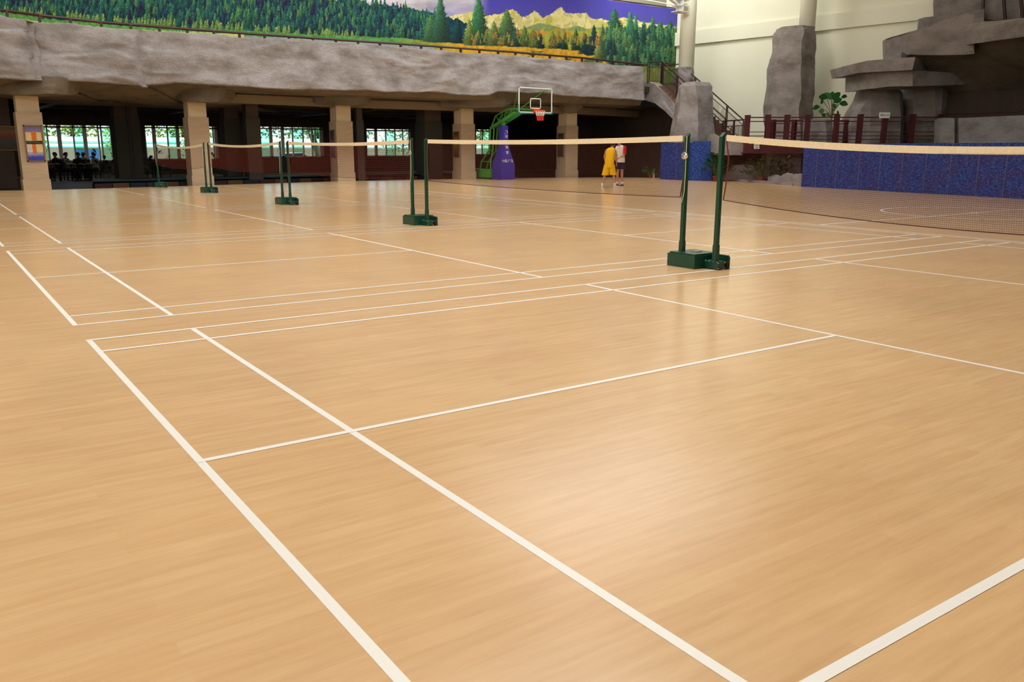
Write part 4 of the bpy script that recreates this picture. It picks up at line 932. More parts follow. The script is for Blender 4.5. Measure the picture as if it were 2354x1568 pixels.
pp = at_d(1796, 404, 37.4); potted('potted_plant', (pp[0], pp[1], .015), .95, .15, .26, 40, .09, .26, 'spiky dark plant in a grey pot behind the white boulders', 'leafdark', 'potgrey', seed=9, group='potted plants beside the floor', spread=.6)
# big leaved plant in the rock planter
base = Vector(at_d(1912, 272, 39.2)); t = empty('large_leaf_plant', base, 0, 'large leaved green plant growing out of the pale rock planter', 'plant')
b, s = MB(), MB(); U = 1 / FPX * 39.2
def lp(px, py, dd=0): return Vector(at_d(px, py, 39.2 + dd)) - base
for (x0, y0, x1, y1, wd, dq) in ((1901, 226, 1882, 221, .26, -.1), (1911, 229, 1896, 212, .22, .1), (1913, 228, 1915, 209, .22, .25), (1916, 231, 1932, 211, .26, 0), (1917, 236, 1936, 227, .26, -.2), (1930, 238, 1950, 240, .22, 0), (1934, 224, 1948, 221, .16, .2), (1884, 246, 1867, 250, .2, 0), (1893, 233, 1886, 236, .22, -.15), (1890, 262, 1886, 250, .2, .1), (1924, 262, 1929, 258, .18, .1), (1919, 250, 1920, 238, .18, .1), (1897, 268, 1889, 262, .16, -.1), (1905, 268, 1900, 258, .14, .2), (1922, 240, 1926, 246, .16, -.2)):
    a_, c_ = lp(x0, y0, dq), lp(x1, y1, dq * 1.5); leaf(b, a_, c_, wd * 1.15, .05, up=Vector(FWD) * 1.0 + Vector((0, 0, .35)))
    s.tube([Vector((0, 0, -.05)), lp(1912, 262, dq * .3).lerp(a_, .35), a_], .012, 5)
s.tube([Vector((0, 0, -.1)), lp(1915, 250), lp(1914, 238)], .028, 6); s.build('stems', 'stem', t); b.build('foliage', 'leaf', t, fixn=False)

# close the space under the stairs and beside the balcony end
b = MB(); b.prism([(33.0, 21.6, -.2), (33.0, 33.5, -.2), (33.0, 33.5, 4.3), (33.0, 26.0, 4.3), (33.0, 21.6, 1.4)], (.2, 0, 0)); structure(b.build('wall_understair', 'arc_wall'))
b = MB(); b.box(30.3, 33.0, 26.65, 31.2, 4.3, 4.6); structure(b.build('ceiling_stair_hall', 'arc_ceil'))
# unseen slabs added behind and right of the camera to darken the floor there
b = MB(); b.box(3.0, 40, -24, -9.5, 3.6, 4.2); structure(b.build('shade_slab', 'arc_ceil'))
b = MB(); b.box(30.5, 40, -9.5, 3.0, 3.6, 4.2); structure(b.build('shade_slab_side', 'arc_ceil'))

# ================================================================== THINGS IN THE ARCADE
MT['dkgreen'] = mat('dark_teal_mat_cover', (24, 48, 50), .6, .3)
for nm_, rgb in (('blk_orange', (78, 54, 30)), ('blk_brown', (46, 28, 26)), ('blk_navy', (22, 24, 40))): MT[nm_] = mat(nm_.replace('blk', 'foam_block'), rgb, .6, .3)
# low play platform along the floor edge: foam blocks in a row under a teal mat
PE = [np.array([*on_z(px, r)[:2], 0]) + FWD * 1.7 for px, r in ((160, 435), (444, 427), (600, 422.3), (800, 416.2), (1055, 411.2))]
t = empty('soft_play_platform', tuple(PE[0]), 0, 'low dark teal platform edged with orange, brown and navy blocks behind the pillars', 'platform'); o0 = PE[0]; t.location.z = -.085
b = MB(); vs = []
for p in PE: q = p - o0; vs += [(q[0], q[1], .33), (q[0] + .3, q[1] + 1.5, .33), (q[0] + .3, q[1] + 1.5, 0), (q[0], q[1], .27)]
b.add(vs, [(i * 4 + j, i * 4 + (j + 1) % 4, i * 4 + 4 + (j + 1) % 4, i * 4 + 4 + j) for i in range(len(PE) - 1) for j in range(4)]); b.build('mat_top', 'dkgreen', t)
cyc = ['blk_brown', 'blk_orange', 'blk_navy', 'blk_brown', 'blk_orange', 'blk_navy', 'blk_orange']; kk = 0
for u, v in zip(PE[:-1], PE[1:]):
    L = np.linalg.norm(v - u); n = int(L / .62)
    for k in range(n):
        a0, a1 = u + (v - u) * (k + .03) / n - o0, u + (v - u) * (k + .97) / n - o0
        b = MB(); b.bar((a0[0], a0[1] - .05, .11), (a1[0], a1[1] - .05, .11), .3, .2); b.build('edge_block', cyc[kk % 7], t); kk += 1

# framed pictures on the pillars
def paint_mat(name, bands, noise_scale=8, axis='Z', lo=0, hi=1, cols=None):
    m, n, l, bs = new_mat(name); tc = n.new('ShaderNodeTexCoord'); sp = n.new('ShaderNodeSeparateXYZ'); l.new(tc.outputs['Object'], sp.inputs[0])
    mr = n.new('ShaderNodeMapRange'); mr.inputs[1].default_value = lo; mr.inputs[2].default_value = hi; l.new(sp.outputs[axis], mr.inputs[0])
    nz = n.new('ShaderNodeTexNoise'); nz.inputs['Scale'].default_value = noise_scale; nz.inputs['Detail'].default_value = 4; l.new(tc.outputs['Object'], nz.inputs['Vector'])
    ma = n.new('ShaderNodeMath'); ma.operation = 'MULTIPLY_ADD'; ma.inputs[1].default_value = .10; l.new(nz.outputs['Fac'], ma.inputs[0]); l.new(mr.outputs[0], ma.inputs[2])
    r = n.new('ShaderNodeValToRGB'); r.color_ramp.interpolation = 'LINEAR'; e = r.color_ramp.elements
    while len(e) < len(bands): e.new(.5)
    for k, (p, c) in enumerate(bands): e[k].position = p; e[k].color = (*lin(c), 1)
    l.new(ma.outputs[0], r.inputs['Fac']); l.new(r.outputs[0], bs.inputs['Base Color']); bs.inputs['Roughness'].default_value = .5
    MT[name] = m; return m
paint_mat('painting_sea_sky', [(.0, (50, 44, 140)), (.18, (48, 50, 160)), (.27, (150, 150, 190)), (.36, (196, 184, 160)), (.82, (190, 170, 190)), (.88, (120, 110, 160)), (1.0, (96, 88, 140))], 9, 'Z', -.6, .6)
MT['p_orange'] = mat('painting_orange_facade', (206, 110, 40), .6, .3, vary=.2, vscale=14); MT['p_cream'] = mat('painting_cream_facade', (214, 190, 140), .6, .3, vary=.15, vscale=14)
MT['p_dark'] = mat('painting_dark_foliage', (60, 66, 50), .6, .3, vary=.5, vscale=18); MT['p_pale'] = mat('painting_pale_facade', (204, 190, 186), .6, .3, vary=.15, vscale=14)
MT['gilt'] = mat('bronze_picture_frame', (122, 92, 44), .4, .5, .3)
paint_mat('painting_violet', [(.0, (60, 50, 80)), (.5, (110, 100, 150)), (.8, (60, 40, 60)), (1.0, (30, 26, 34))], 7, 'Z', -.5, .5)
paint_mat('painting_yellow', [(.0, (70, 60, 40)), (.35, (110, 100, 50)), (.7, (150, 140, 60)), (1.0, (90, 60, 40))], 7, 'Z', -.5, .5)
paint_mat('painting_flower', [(.0, (46, 42, 36)), (.45, (64, 60, 50)), (.62, (110, 48, 36)), (.8, (120, 80, 40)), (1.0, (54, 50, 50))], 7, 'Z', -.5, .5)
def picture(loc, rz, w, h, canvas, label, town=False):
    t = empty('framed_picture', loc, rz, label, 'picture', None)
    b = MB(); f = .04
    for a0, a1, c0, c1 in ((-w / 2, w / 2, h / 2 - f, h / 2), (-w / 2, w / 2, -h / 2, -h / 2 + f), (-w / 2, -w / 2 + f, -h / 2, h / 2), (w / 2 - f, w / 2, -h / 2, h / 2)): b.box(a0, a1, -.04, 0, c0, c1)
    b.build('frame', 'gilt', t); b = MB(); b.box(-w / 2 + f, w / 2 - f, -.02, -.002, -h / 2 + f, h / 2 - f); cv = b.build('canvas', canvas, t)
    if town:
        ww = w - 2 * f
        for (a0, a1, c0, c1, m_) in ((-.5, -.14, .08, .38, 'p_cream'), (-.14, .17, .10, .42, 'p_orange'), (.17, .5, .06, .38, 'p_cream'), (-.5, -.16, -.3, 0, 'p_pale'), (-.16, .08, -.34, 0, 'p_orange'), (.08, .5, -.3, 0, 'p_cream'), (-.5, .5, -.02, .09, 'p_dark')):
            b = MB(); b.box(a0 * ww, a1 * ww, -.026, -.02, c0 * h * .8, c1 * h * .8); b.build('painted_patch', m_, cv)
    return t
x, y = PIL[0]; q = on_y(77.5, 330, y)
picture((q[0] + .02, y - .002, q[2]), 0, .56, 1.2, 'painting_sea_sky', 'framed painting of bright waterside houses on the leftmost clad pillar', True)
for i, cv, lab in ((2, 'painting_violet', 'dim violet framed picture on the shaded side of the third clad pillar'), (3, 'painting_yellow', 'dim yellow framed picture on the pillar left of the basketball stand'), (4, 'painting_flower', 'framed flower picture on the shaded side of the rightmost clad pillar')):
    x, y = PIL[i]; picture((x - .002, y + .42, 1.62), math.radians(-90), .5, 1.2, cv, lab)
q = on_y(22, 318, 30.55); picture((float(q[0]), 30.59, float(q[2])), 0, 1.3, .9, 'painting_flower', 'large dim picture on the dark wall left of the leftmost pillar')

# exit sign and ceiling lamps
MT['exitg'] = mat('lit_green_exit_sign', (10, 60, 30), .5, .3, emit=(20, 200, 110), estr=.9)
q = at_d(283.5, 286, 36.9); t = empty('exit_sign', tuple(q), RZ, 'small lit green exit sign on the dark pillar right of the first window', 'sign')
b = MB(); b.box(-.14, .14, 0, .03, -.05, .05); b.build('housing', 'black', t)
b = MB(); b.box(-.10, .0, -.006, -.001, -.015, .02); b.prism([(.0, -.006, .04), (.0, -.006, -.035), (.10, -.006, .002)], (0, .005, 0)); b.sphere((-.06, -.004, .035), .014, 8, 5); b.build('arrow_symbol', 'exitg', t)
MT['tube'] = mat('lit_fluorescent_cover', (150, 160, 158), .4, .3, emit=(200, 225, 220), estr=.5)
for x_ in (6, 16, 26): area('arcade_fill', (x_, 38.2, 3.15), 4, 1, 110, (1.0, .96, .88))  # unseen fill lights added to brighten the arcade interior
for (l, r, row, D, lab) in ((334, 428, 250, 35.0, 'long pale lit ceiling panel left of the second clad pillar'), (480, 560, 241, 37.5, 'pale ceiling light strip just right of the second clad pillar'), (602, 645, 243, 38, 'short pale ceiling light strip over the third window'), (1098, 1135, 268, 41.5, 'short pale ceiling light strip left of the basketball stand')):
    q = at_d((l + r) / 2, row, D); wd = (r - l) / FPX * D
    t = empty('ceiling_light', (float(q[0]), float(q[1]), 3.40), 0, lab, 'ceiling light', 'lights on the arcade ceiling')
    b = MB(); b.box(-wd / 2, wd / 2, -.35, .35, .03, .12); b.build('housing', 'arc_ceil', t); b = MB(); b.box(-wd / 2 + .04, wd / 2 - .04, -.3, .3, .0, .03); b.build('diffuser', 'tube', t)
q = at_d(300, 330, 35.6)
b = MB(); b.tube([(float(q[0]), float(q[1]), -.08), (float(q[0]), float(q[1]), 3.5)], .06, 10); tag(b.build('pipe', 'grey_pillar'), 'thin grey vertical pipe in front of the dark pillar right of the first window', 'pipe')

# ================================================================== PEOPLE
MT['lips'] = mat('lips', (160, 92, 80), .6, .3); MT['skin'] = mat('skin', (190, 138, 108), .6, .3); MT['hair'] = mat('black_hair', (24, 20, 20), .6, .3); MT['yellow'] = mat('yellow_jersey', (240, 186, 20), .8, .2, vary=.04, vscale=20)
MT['jwhite'] = mat('white_jersey', (226, 222, 214), .8, .2); MT['red'] = mat('red_sleeve', (200, 30, 40), .8, .2); MT['shorts'] = mat('dark_navy_shorts', (34, 26, 50), .8, .2); MT['shoe'] = mat('grey_white_shoe', (206, 200, 196), .6, .3); MT['shoedark'] = mat('dark_shoe', (86, 76, 80), .6, .3)
MT['dkcloth'] = mat('dark_clothing', (50, 50, 54), .8, .2); MT['dkcloth2'] = mat('grey_green_clothing', (84, 92, 84), .8, .2)
def skin_body(name, parent, chains, material, sub=1):
    """chains: list of lists of (point, rx, ry); equal first points share a vertex; root = first vertex of the first chain"""
    bm_v = []; edges = []; rad = []; idx = {}
    def vid(p, rx, ry):
        k = tuple(round(c, 4) for c in p)
        if k not in idx: idx[k] = len(bm_v); bm_v.append(k); rad.append((rx, ry))
        return idx[k]
    for ch in chains:
        prev = None
        for p, rx, ry in ch:
            v = vid(p, rx, ry)
            if prev is not None and prev != v: edges.append((prev, v))
            prev = v
    me = bpy.data.meshes.new(name); me.from_pydata(bm_v, edges, []); o = bpy.data.objects.new(name, me); COL.objects.link(o)
    md = o.modifiers.new('skin', 'SKIN'); md.use_smooth_shade = True; md.branch_smoothing = .5
    lay = me.skin_vertices[0].data if len(me.skin_vertices) else None
    if lay is None:
        bm = bmesh.new(); bm.from_mesh(me); bm.verts.layers.skin.verify(); bm.to_mesh(me); bm.free(); lay = me.skin_vertices[0].data
    for i, r in enumerate(rad): lay[i].radius = r; lay[i].use_root = (i == 0)
    sb = o.modifiers.new('sub', 'SUBSURF'); sb.levels = sub; sb.render_levels = sub
    ev = bpy.data.meshes.new_from_object(o.evaluated_get(bpy.context.evaluated_depsgraph_get())); o.modifiers.clear(); o.data = ev
    ev.materials.clear(); ev.materials.append(MT[material]); ev.polygons.foreach_set('use_smooth', [True] * len(ev.polygons)); o.parent = parent
    return o
def V3(*a): return Vector(a)
def ell(c, rx, ry, yaw, n=14, z=None, tilt=(0, 0)):
    out = []
    for k in range(n):
        a = 2 * math.pi * k / n; x, y = rx * math.cos(a), ry * math.sin(a)
        X, Y = x * math.cos(yaw) - y * math.sin(yaw), x * math.sin(yaw) + y * math.cos(yaw); out.append((c[0] + X, c[1] + Y, c[2] + tilt[0] * X + tilt[1] * Y))
    return out
def hand_chains(w, d, side, curl=.35):
    """five fingers and a thumb-side branch from the wrist w along direction d (palm), side = thumb side vector"""
    d = Vector(d).normalized(); sd = Vector(side).normalized(); dn = d.cross(sd).normalized(); w = Vector(w)
    palm = w + d * .075; ch = [[(tuple(w), .026, .022), (tuple(palm), .036, .016)]]
    for i, (off, L) in enumerate(((.030, .070), (.010, .080), (-.010, .074), (-.028, .058))):
        k0 = palm + sd * off + d * .012; k1 = k0 + d * L * .5; k2 = k1 + (d * (1 - curl) + dn * curl).normalized() * L * .5
        ch.append([(tuple(palm), .036, .016), (tuple(k0), .010, .010), (tuple(k1), .0085, .0085), (tuple(k2), .007, .007)])
    t0 = w + d * .03 + sd * .03; t1 = t0 + (d + sd * .8).normalized() * .035; t2 = t1 + (d * 1.2 + sd * .3).normalized() * .028
    ch.append([(tuple(w), .026, .022), (tuple(t0), .012, .012), (tuple(t1), .010, .010), (tuple(t2), .008, .008)])
    return ch
def person(name, loc, rz, label, J, clothes, group=None, hair='hair'):
    t = empty(name, loc, rz, label, 'person', group); g = {k: Vector(v) for k, v in J.items()}
    f = g['face']; f = f.normalized(); s = Vector((f.y, -f.x, 0)).normalized(); hd = g['head']; nk = g['neck']
    up = (hd - nk).normalized()
    ch = [[(tuple(g['pelvis']), .125, .10), (tuple(g['belly']), .12, .095), (tuple(g['chest']), .145, .105), (tuple(nk), .055, .055), (tuple(hd - up * .075 + f * .01), .058, .062), (tuple(hd), .078, .09), (tuple(hd + up * .065), .07, .08), (tuple(hd + up * .10), .04, .045)]]
    nose = hd - up * .015 + f * .085; ch.append([(tuple(hd), .078, .09), (tuple(nose), .012, .012), (tuple(nose + f * .02 - up * .01), .009, .009)])
    for e in (1, -1): ch.append([(tuple(hd), .078, .09), (tuple(hd + s * e * .078 - up * .005), .016, .010), (tuple(hd + s * e * .088 - f * .008 + up * .01), .012, .006)])
    for sd in ('R', 'L'):
        ch.append([(tuple(g['chest']), .145, .105), (tuple(g['sh' + sd]), .062, .06), (tuple(g['sh' + sd].lerp(g['el' + sd], .5)), .048, .046), (tuple(g['el' + sd]), .038, .038), (tuple(g['el' + sd].lerp(g['wr' + sd], .35)), .037, .036), (tuple(g['wr' + sd]), .026, .022)])
        hv = g['wr' + sd] - g['el' + sd]; ch += hand_chains(g['wr' + sd], hv.normalized() + Vector((0, 0, -.2)), (f + Vector((0, 0, .2))))
        ch.append([(tuple(g['pelvis']), .125, .10), (tuple(g['hip' + sd]), .095, .095), (tuple(g['hip' + sd].lerp(g['kn' + sd], .5)), .078, .078), (tuple(g['kn' + sd]), .056, .056), (tuple(g['kn' + sd].lerp(g['an' + sd], .35)), .056, .058), (tuple(g['an' + sd]), .036, .036), (tuple(g['toe' + sd]), .036, .026)])
    skin_body('body', t, ch, 'skin')
    # hair cap, eyes, mouth
    b = MB(); rings = []
    for k, (u, r) in enumerate(((-.055, .072), (-.02, .094), (.03, .100), (.075, .092), (.112, .060), (.126, .015))):
        sh_ = -.030 if k == 0 else (-.022 if k == 1 else (-.012 if k == 2 else -.006)); rings.append([tuple(hd + up * u + f * sh_ + (s * math.cos(a) * r * .88 + f * math.sin(a) * (r if math.sin(a) < 0 else r * (.70 + .06 * k))) ) for a in [2 * math.pi * j / 14 for j in range(14)]])
    b.loft(rings); b.build('hair', hair, t, smooth=True)
    for e in (1, -1):
        b = MB(); b.sphere(tuple(hd + s * e * .028 + f * .078 + up * .01), .008, 8, 6); b.build('eye', 'black', t)
    b = MB(); b.tube([tuple(hd - up * .055 + f * .076 + s * -.022), tuple(hd - up * .057 + f * .080), tuple(hd - up * .055 + f * .076 + s * .022)], .004, 5); b.build('mouth', 'lips', t)
    for nm, mtl, rings_list in clothes:
        b = MB()
        for rg in rings_list: b.loft(rg, cap=False)
        b.build(nm, mtl, t, smooth=True)
    return t, g
def shoe(t, an, toe, m_='shoe', sock=True):
    an, toe = Vector(an), Vector(toe); d = Vector((toe.x - an.x, toe.y - an.y, 0)).normalized(); s = Vector((-d.y, d.x, 0)); h0 = an - d * .07; b = MB(); rings = []
    for u, w, h in ((0, .03, .06), (.02, .042, .085), (.08, .045, .095), (.15, .048, .07), (.22, .048, .055), (.27, .036, .045), (.285, .02, .03)):
        c = h0 + d * u; rings.append([(c.x + s.x * w * a, c.y + s.y * w * a, .002 + h * z) for a, z in ((-1, 0), (1, 0), (1.02, .35), (.75, .85), (.3, 1), (-.3, 1), (-.75, .85), (-1.02, .35))])
    b.loft(rings); b.build('shoe', m_, t, smooth=False)
    if sock: b = MB(); b.tube([(an.x, an.y, .07), (an.x, an.y, .17)], .046, 12); b.build('sock', 'jwhite', t)
gy = on_z(1401, 431)
JY = dict(face=(.55, .8, -.25), pelvis=(-.02, 0, .93), belly=(-.01, .02, 1.12), chest=(.02, .05, 1.33), neck=(.06, .12, 1.47), head=(.12, .20, 1.595), shR=(.17, -.04, 1.40), elR=(.235, .0, 1.14), wrR=(.25, .12, .92), shL=(-.13, .15, 1.40), elL=(-.20, .20, 1.14), wrL=(-.15, .30, .94),
          hipR=(.07, -.04, .90), hipL=(-.10, .05, .90), knR=(.15, .03, .50), anR=(.20, .0, .09), toeR=(.32, .06, .035), knL=(-.18, .03, .50), anL=(-.27, .0, .09), toeL=(-.24, .14, .035))
ya = math.atan2(.8, .55) - math.pi / 2
jr = [ell((-.03, 0, .74), .185, .135, ya), ell((-.03, 0, .86), .19, .14, ya), ell((-.02, .01, 1.0), .185, .135, ya), ell((0, .04, 1.2), .19, .135, ya), ell((.02, .06, 1.34), .20, .13, ya), ell((.03, .07, 1.42), .185, .115, ya), ell((.04, .085, 1.465), .13, .09, ya), ell((.05, .10, 1.485), .075, .07, ya)]
sr = [ell((-.03, 0, .93), .165, .13, ya), ell((-.03, 0, .80), .18, .14, ya)]
sR = [ell((.055, -.02, .86), .12, .125, 0), ell((.09, .0, .66), .125, .125, 0), ell((.13, .03, .47), .14, .13, 0)]; sL = [ell((-.10, .03, .86), .12, .125, 0), ell((-.14, .03, .66), .125, .125, 0), ell((-.17, .03, .46), .14, .13, 0)]
t, g = person('person', (gy[0], gy[1], 0), RZ, 'player in yellow sleeveless jersey and yellow shorts, seen from behind', JY, [('jersey', 'yellow', [jr]), ('shorts', 'yellow', [sr, sR, sL])], 'basketball players')
shoe(t, JY['anR'], JY['toeR']); shoe(t, JY['anL'], JY['toeL'])
gw = on_z(1425, 427.5)
JW = dict(face=(-.75, -.6, -.3), pelvis=(.0, 0, .98), belly=(0, .0, 1.18), chest=(-.01, -.02, 1.42), neck=(-.05, -.05, 1.58), head=(-.12, -.10, 1.71), shL=(.12, -.13, 1.50), elL=(.13, -.18, 1.22), wrL=(-.06, -.27, 1.12), shR=(-.13, .10, 1.50), elR=(-.20, .04, 1.23), wrR=(-.22, -.14, 1.10),
          hipL=(.07, -.05, .95), hipR=(-.08, .05, .95), knL=(.06, -.03, .52), anL=(.09, -.0, .09), toeL=(.03, -.11, .035), knR=(-.09, .05, .52), anR=(-.10, .08, .09), toeR=(-.19, .0, .035))
yw = math.atan2(-.6, -.75) - math.pi / 2
jr = [ell((.01, 0, .92), .185, .145, yw), ell((.01, 0, 1.02), .18, .14, yw), ell((0, 0, 1.18), .17, .13, yw), ell((-.01, -.02, 1.40), .185, .13, yw), ell((-.01, -.02, 1.50), .185, .12, yw), ell((-.02, -.03, 1.56), .13, .09, yw), ell((-.035, -.04, 1.585), .075, .07, yw)]
sr = [ell((0, 0, 1.0), .16, .13, yw), ell((0, 0, .88), .175, .14, yw)]; sL = [ell((.07, -.04, .92), .11, .12, 0), ell((.075, -.04, .66), .125, .125, 0)]; sR = [ell((-.075, .04, .92), .11, .12, 0), ell((-.085, .05, .66), .125, .125, 0)]
slv = lambda a, c: [ell(tuple(Vector(a) + Vector((0, 0, .06))), .04, .04, 0), ell(a, .078, .078, 0), ell(tuple(Vector(a).lerp(Vector(c), .5)), .07, .07, 0), ell(tuple(Vector(a).lerp(Vector(c), .9)), .062, .062, 0)]
t, g = person('person', (gw[0], gw[1], 0), RZ, 'player in white jersey with red sleeve and dark shorts, hands held in front', JW, [('jersey', 'jwhite', [jr]), ('sleeve', 'red', [slv(JW['shL'], JW['elL'])]), ('sleeve', 'jwhite', [slv(JW['shR'], JW['elR'])]), ('shorts', 'shorts', [sr, sL, sR])], 'basketball players')
shoe(t, JW['anL'], JW['toeL'], 'shoedark'); shoe(t, JW['anR'], JW['toeR'], 'shoedark')

# seated people behind the first window, round tables and chairs
def seated(name, loc, rz, label, cloth, seed):
    rs = random.Random(seed); le = rs.uniform(-.05, .1)
    J = dict(face=(0, 1, -.12), pelvis=(0, 0, .52), belly=(0, .02, .70), chest=(0, .05 + le, .92), neck=(0, .08 + le, 1.06), head=(0, .11 + le, 1.19), shR=(.19, .05 + le, .98), elR=(.23, .16, .76), wrR=(.14, .36, .78), shL=(-.19, .05 + le, .98), elL=(-.23, .16, .76), wrL=(-.14, .36, .78),
             hipR=(.09, .03, .50), hipL=(-.09, .03, .50), knR=(.11, .44, .50), anR=(.11, .46, .09), toeR=(.11, .60, .035), knL=(-.11, .44, .50), anL=(-.11, .46, .09), toeL=(-.11, .60, .035))
    sh = [ell((0, 0, .50), .19, .15, 0), ell((0, .02, .7), .18, .14, 0), ell((0, .05 + le, .92), .215, .15, 0), ell((0, .05 + le, 1.0), .20, .13, 0), ell((0, .06 + le, 1.04), .12, .09, 0), ell((0, .07 + le, 1.06), .07, .065, 0)]
    def limb(a, c, r0, r1): return [[tuple(Vector(a).lerp(Vector(c), u) + q * (r0 * (1 - u) + r1 * u)) for q in [(X * math.cos(w) + Y * math.sin(w)) for w in [2 * math.pi * k / 12 for k in range(12)]]] for u in (0, .5, 1)] if False else None
    def tubeL(a, c, r0, r1):
        a, c = Vector(a), Vector(c); d = (c - a).normalized(); X = d.cross(Vector((0, 0, 1)) if abs(d.z) < .9 else Vector((0, 1, 0))).normalized(); Y = X.cross(d)
        return [[tuple(a.lerp(c, u) + (X * math.cos(w) + Y * math.sin(w)) * (r0 * (1 - u) + r1 * u)) for w in [2 * math.pi * k / 12 for k in range(12)]] for u in (0, .5, 1)]
    tr = [tubeL((sx * .09, 0, .52), (sx * .11, .46, .51), .11, .085) for sx in (1, -1)] + [tubeL((sx * .11, .45, .54), (sx * .11, .46, .12), .085, .06) for sx in (1, -1)]
    sl = [tubeL(J['sh' + s_], J['el' + s_], .075, .055) for s_ in 'RL']
    t, g = person(name, loc, rz, label, J, [('shirt', cloth, [sh] + sl), ('trousers', 'dkcloth', tr)], 'people sitting at the arcade tables')
    shoe(t, J['anR'], J['toeR'], 'shoedark', False); shoe(t, J['anL'], J['toeL'], 'shoedark', False); return t
MT['dkwood'] = mat('dark_chair_wood', (52, 40, 34), .5, .3)
def chair(loc, rz, label):
    t = empty('dining_chair', loc, rz, label, 'chair', 'chairs around the arcade tables')
    b = MB(); b.box(-.22, .22, -.2, .22, .40, .44); b.build('seat', 'dkwood', t); b = MB(); b.box(-.21, .21, -.24, -.20, .55, .88); b.build('backrest', 'dkwood', t)
    for x in (-.2, .2):
        for y in (-.2, .19): b = MB(); b.bar((x, y, 0), (x, y, .40 if y > 0 else .8), .035, .035); b.build('leg', 'dkwood', t)
    return t
def rtable(loc, label):
    t = empty('round_table', loc, 0, label, 'table', 'round tables in the arcade')
    b = MB(); b.tube([(0, 0, .70), (0, 0, .735)], .5, 28); b.build('table_top', 'dkwood', t); b = MB(); b.tube([(0, 0, .03), (0, 0, .70)], .035, 10); b.build('leg', 'black', t); b = MB(); b.tube([(0, 0, 0), (0, 0, .03)], .26, 20); b.build('foot', 'black', t)
ZA = -.085
SEATS = [(134, 361, 38.6, 2.2, 'person with dark hair seated at the table, leftmost head against the first window', 'dkcloth'), (148, 362, 38.4, -2.2, 'person in grey seated second from the left against the first window', 'dkcloth2'),
         (184, 362, 39.0, 2.6, 'person seated in the middle of the first window, left of a close pair of heads', 'dkcloth'), (190.5, 361, 40.2, -.4, 'person seated in the middle of the first window, right of a close pair of heads', 'dkcloth'), (220, 361.5, 39.4, 1.8, 'person seated rightmost against the first window, beside the leafy plant', 'jwhite')]
for k, (px, row, D, yaw, lab, cl) in enumerate(SEATS):
    D = 40.2 + (D - 38.4) * .25
    q = at_d(px, row, D); hz = ZA + 1.19; ok = q
    s_ = seated('person', (float(ok[0]), float(ok[1]), ZA), yaw, lab, cl, k); chair((float(ok[0]) - .02 * math.sin(-yaw), float(ok[1]), ZA), yaw, ['dark wooden chair under the leftmost seated person', 'dark wooden chair under the second seated person from the left', 'dark wooden chair under the third seated person from the left', 'dark wooden chair under the fourth seated person from the left', 'dark wooden chair under the rightmost seated person'][k])
for px, lab in ((163, 'dark round table between the seated people left of the window middle'), (205, 'dark round table between the seated people right of the window middle')):
    q = at_d(px, 380, 40.9); rtable((float(q[0]), float(q[1]), ZA), lab)
q = at_d(243, 380, 40.3); potted('potted_plant', (float(q[0]), float(q[1]), ZA), 1.25, .18, .3, 34, .1, .28, 'leafy indoor plant silhouetted at the right end of the first window', 'leafdark', 'potgrey', 31, 'plants inside the arcade')
q = at_d(346, 380, 40.3); potted('potted_plant', (float(q[0]), float(q[1]), ZA), 1.35, .18, .3, 34, .1, .28, 'leafy indoor plant at the left end of the second window', 'leafdark', 'potgrey', 32, 'plants inside the arcade', .7)
q = at_d(506, 380, 40.3); potted('potted_plant', (float(q[0]), float(q[1]), ZA), 1.2, .2, .3, 36, .1, .3, 'leafy indoor plant just right of the second clad pillar', 'leafdark', 'potgrey', 33, 'plants inside the arcade')
for k, px in enumerate((354, 381)):
    q = at_d(px, 400, 38.6); chair((float(q[0]), float(q[1]), ZA), .4 + k, ['dark wooden chair left of the farthest net post', 'dark wooden chair right of the farthest net post'][k])

# ================================================================== OUTSIDE THE WINDOWS
b = MB(); b.box(-60, 120, WY + .35, 130, -.5, -.3); tag(b.build('ground', mat('sunlit_paving', (200, 196, 184), .8, .2, vary=.1, vscale=.5)), kind='structure')
t = empty('white_building', (12, 58, -.3), 0, 'white building with teal banded eaves seen through the arcade windows', 'building')
MT['teal2'] = mat('pale_teal_band', (120, 190, 180), .6, .3); MT['bl'] = mat('bright_blue_panel', (70, 140, 215), .5, .3); MT['awn'] = mat('grey_beige_plaster', (186, 176, 160), .8, .2)
b = MB(); b.box(-12, 40, .6, 6, 0, 1.75); b.build('wall', 'awn', t)
b = MB(); b.box(-12.6, 40, -.8, 6, 1.85, 2.05); b.build('eaves', 'white', t); b = MB(); b.box(-12.6, 40, -.86, 6, 2.05, 2.15); b.build('band', 'teal2', t); b = MB(); b.box(-12.6, 40, -.6, 6, 2.15, 2.45); b.build('parapet', 'white', t); b = MB(); b.box(-12.6, 40, -.84, 6, 1.75, 1.85); b.build('band', 'teal2', t)
for x in (-3.75,):
    b = MB(); b.box(x, x + 1.5, .5, .62, .5, 1.6); b.build('blue_shutter', 'bl', t)
MT['bark'] = mat('brown_tree_bark', (96, 76, 58), .8, .2, vary=.3); MT['ext1'] = mat('sunlit_yellow_green_leaves', (150, 178, 62), .6, .3, vary=.4, vscale=3); MT['ext2'] = mat('sunlit_green_leaves', (84, 140, 62), .6, .3, vary=.4, vscale=3)
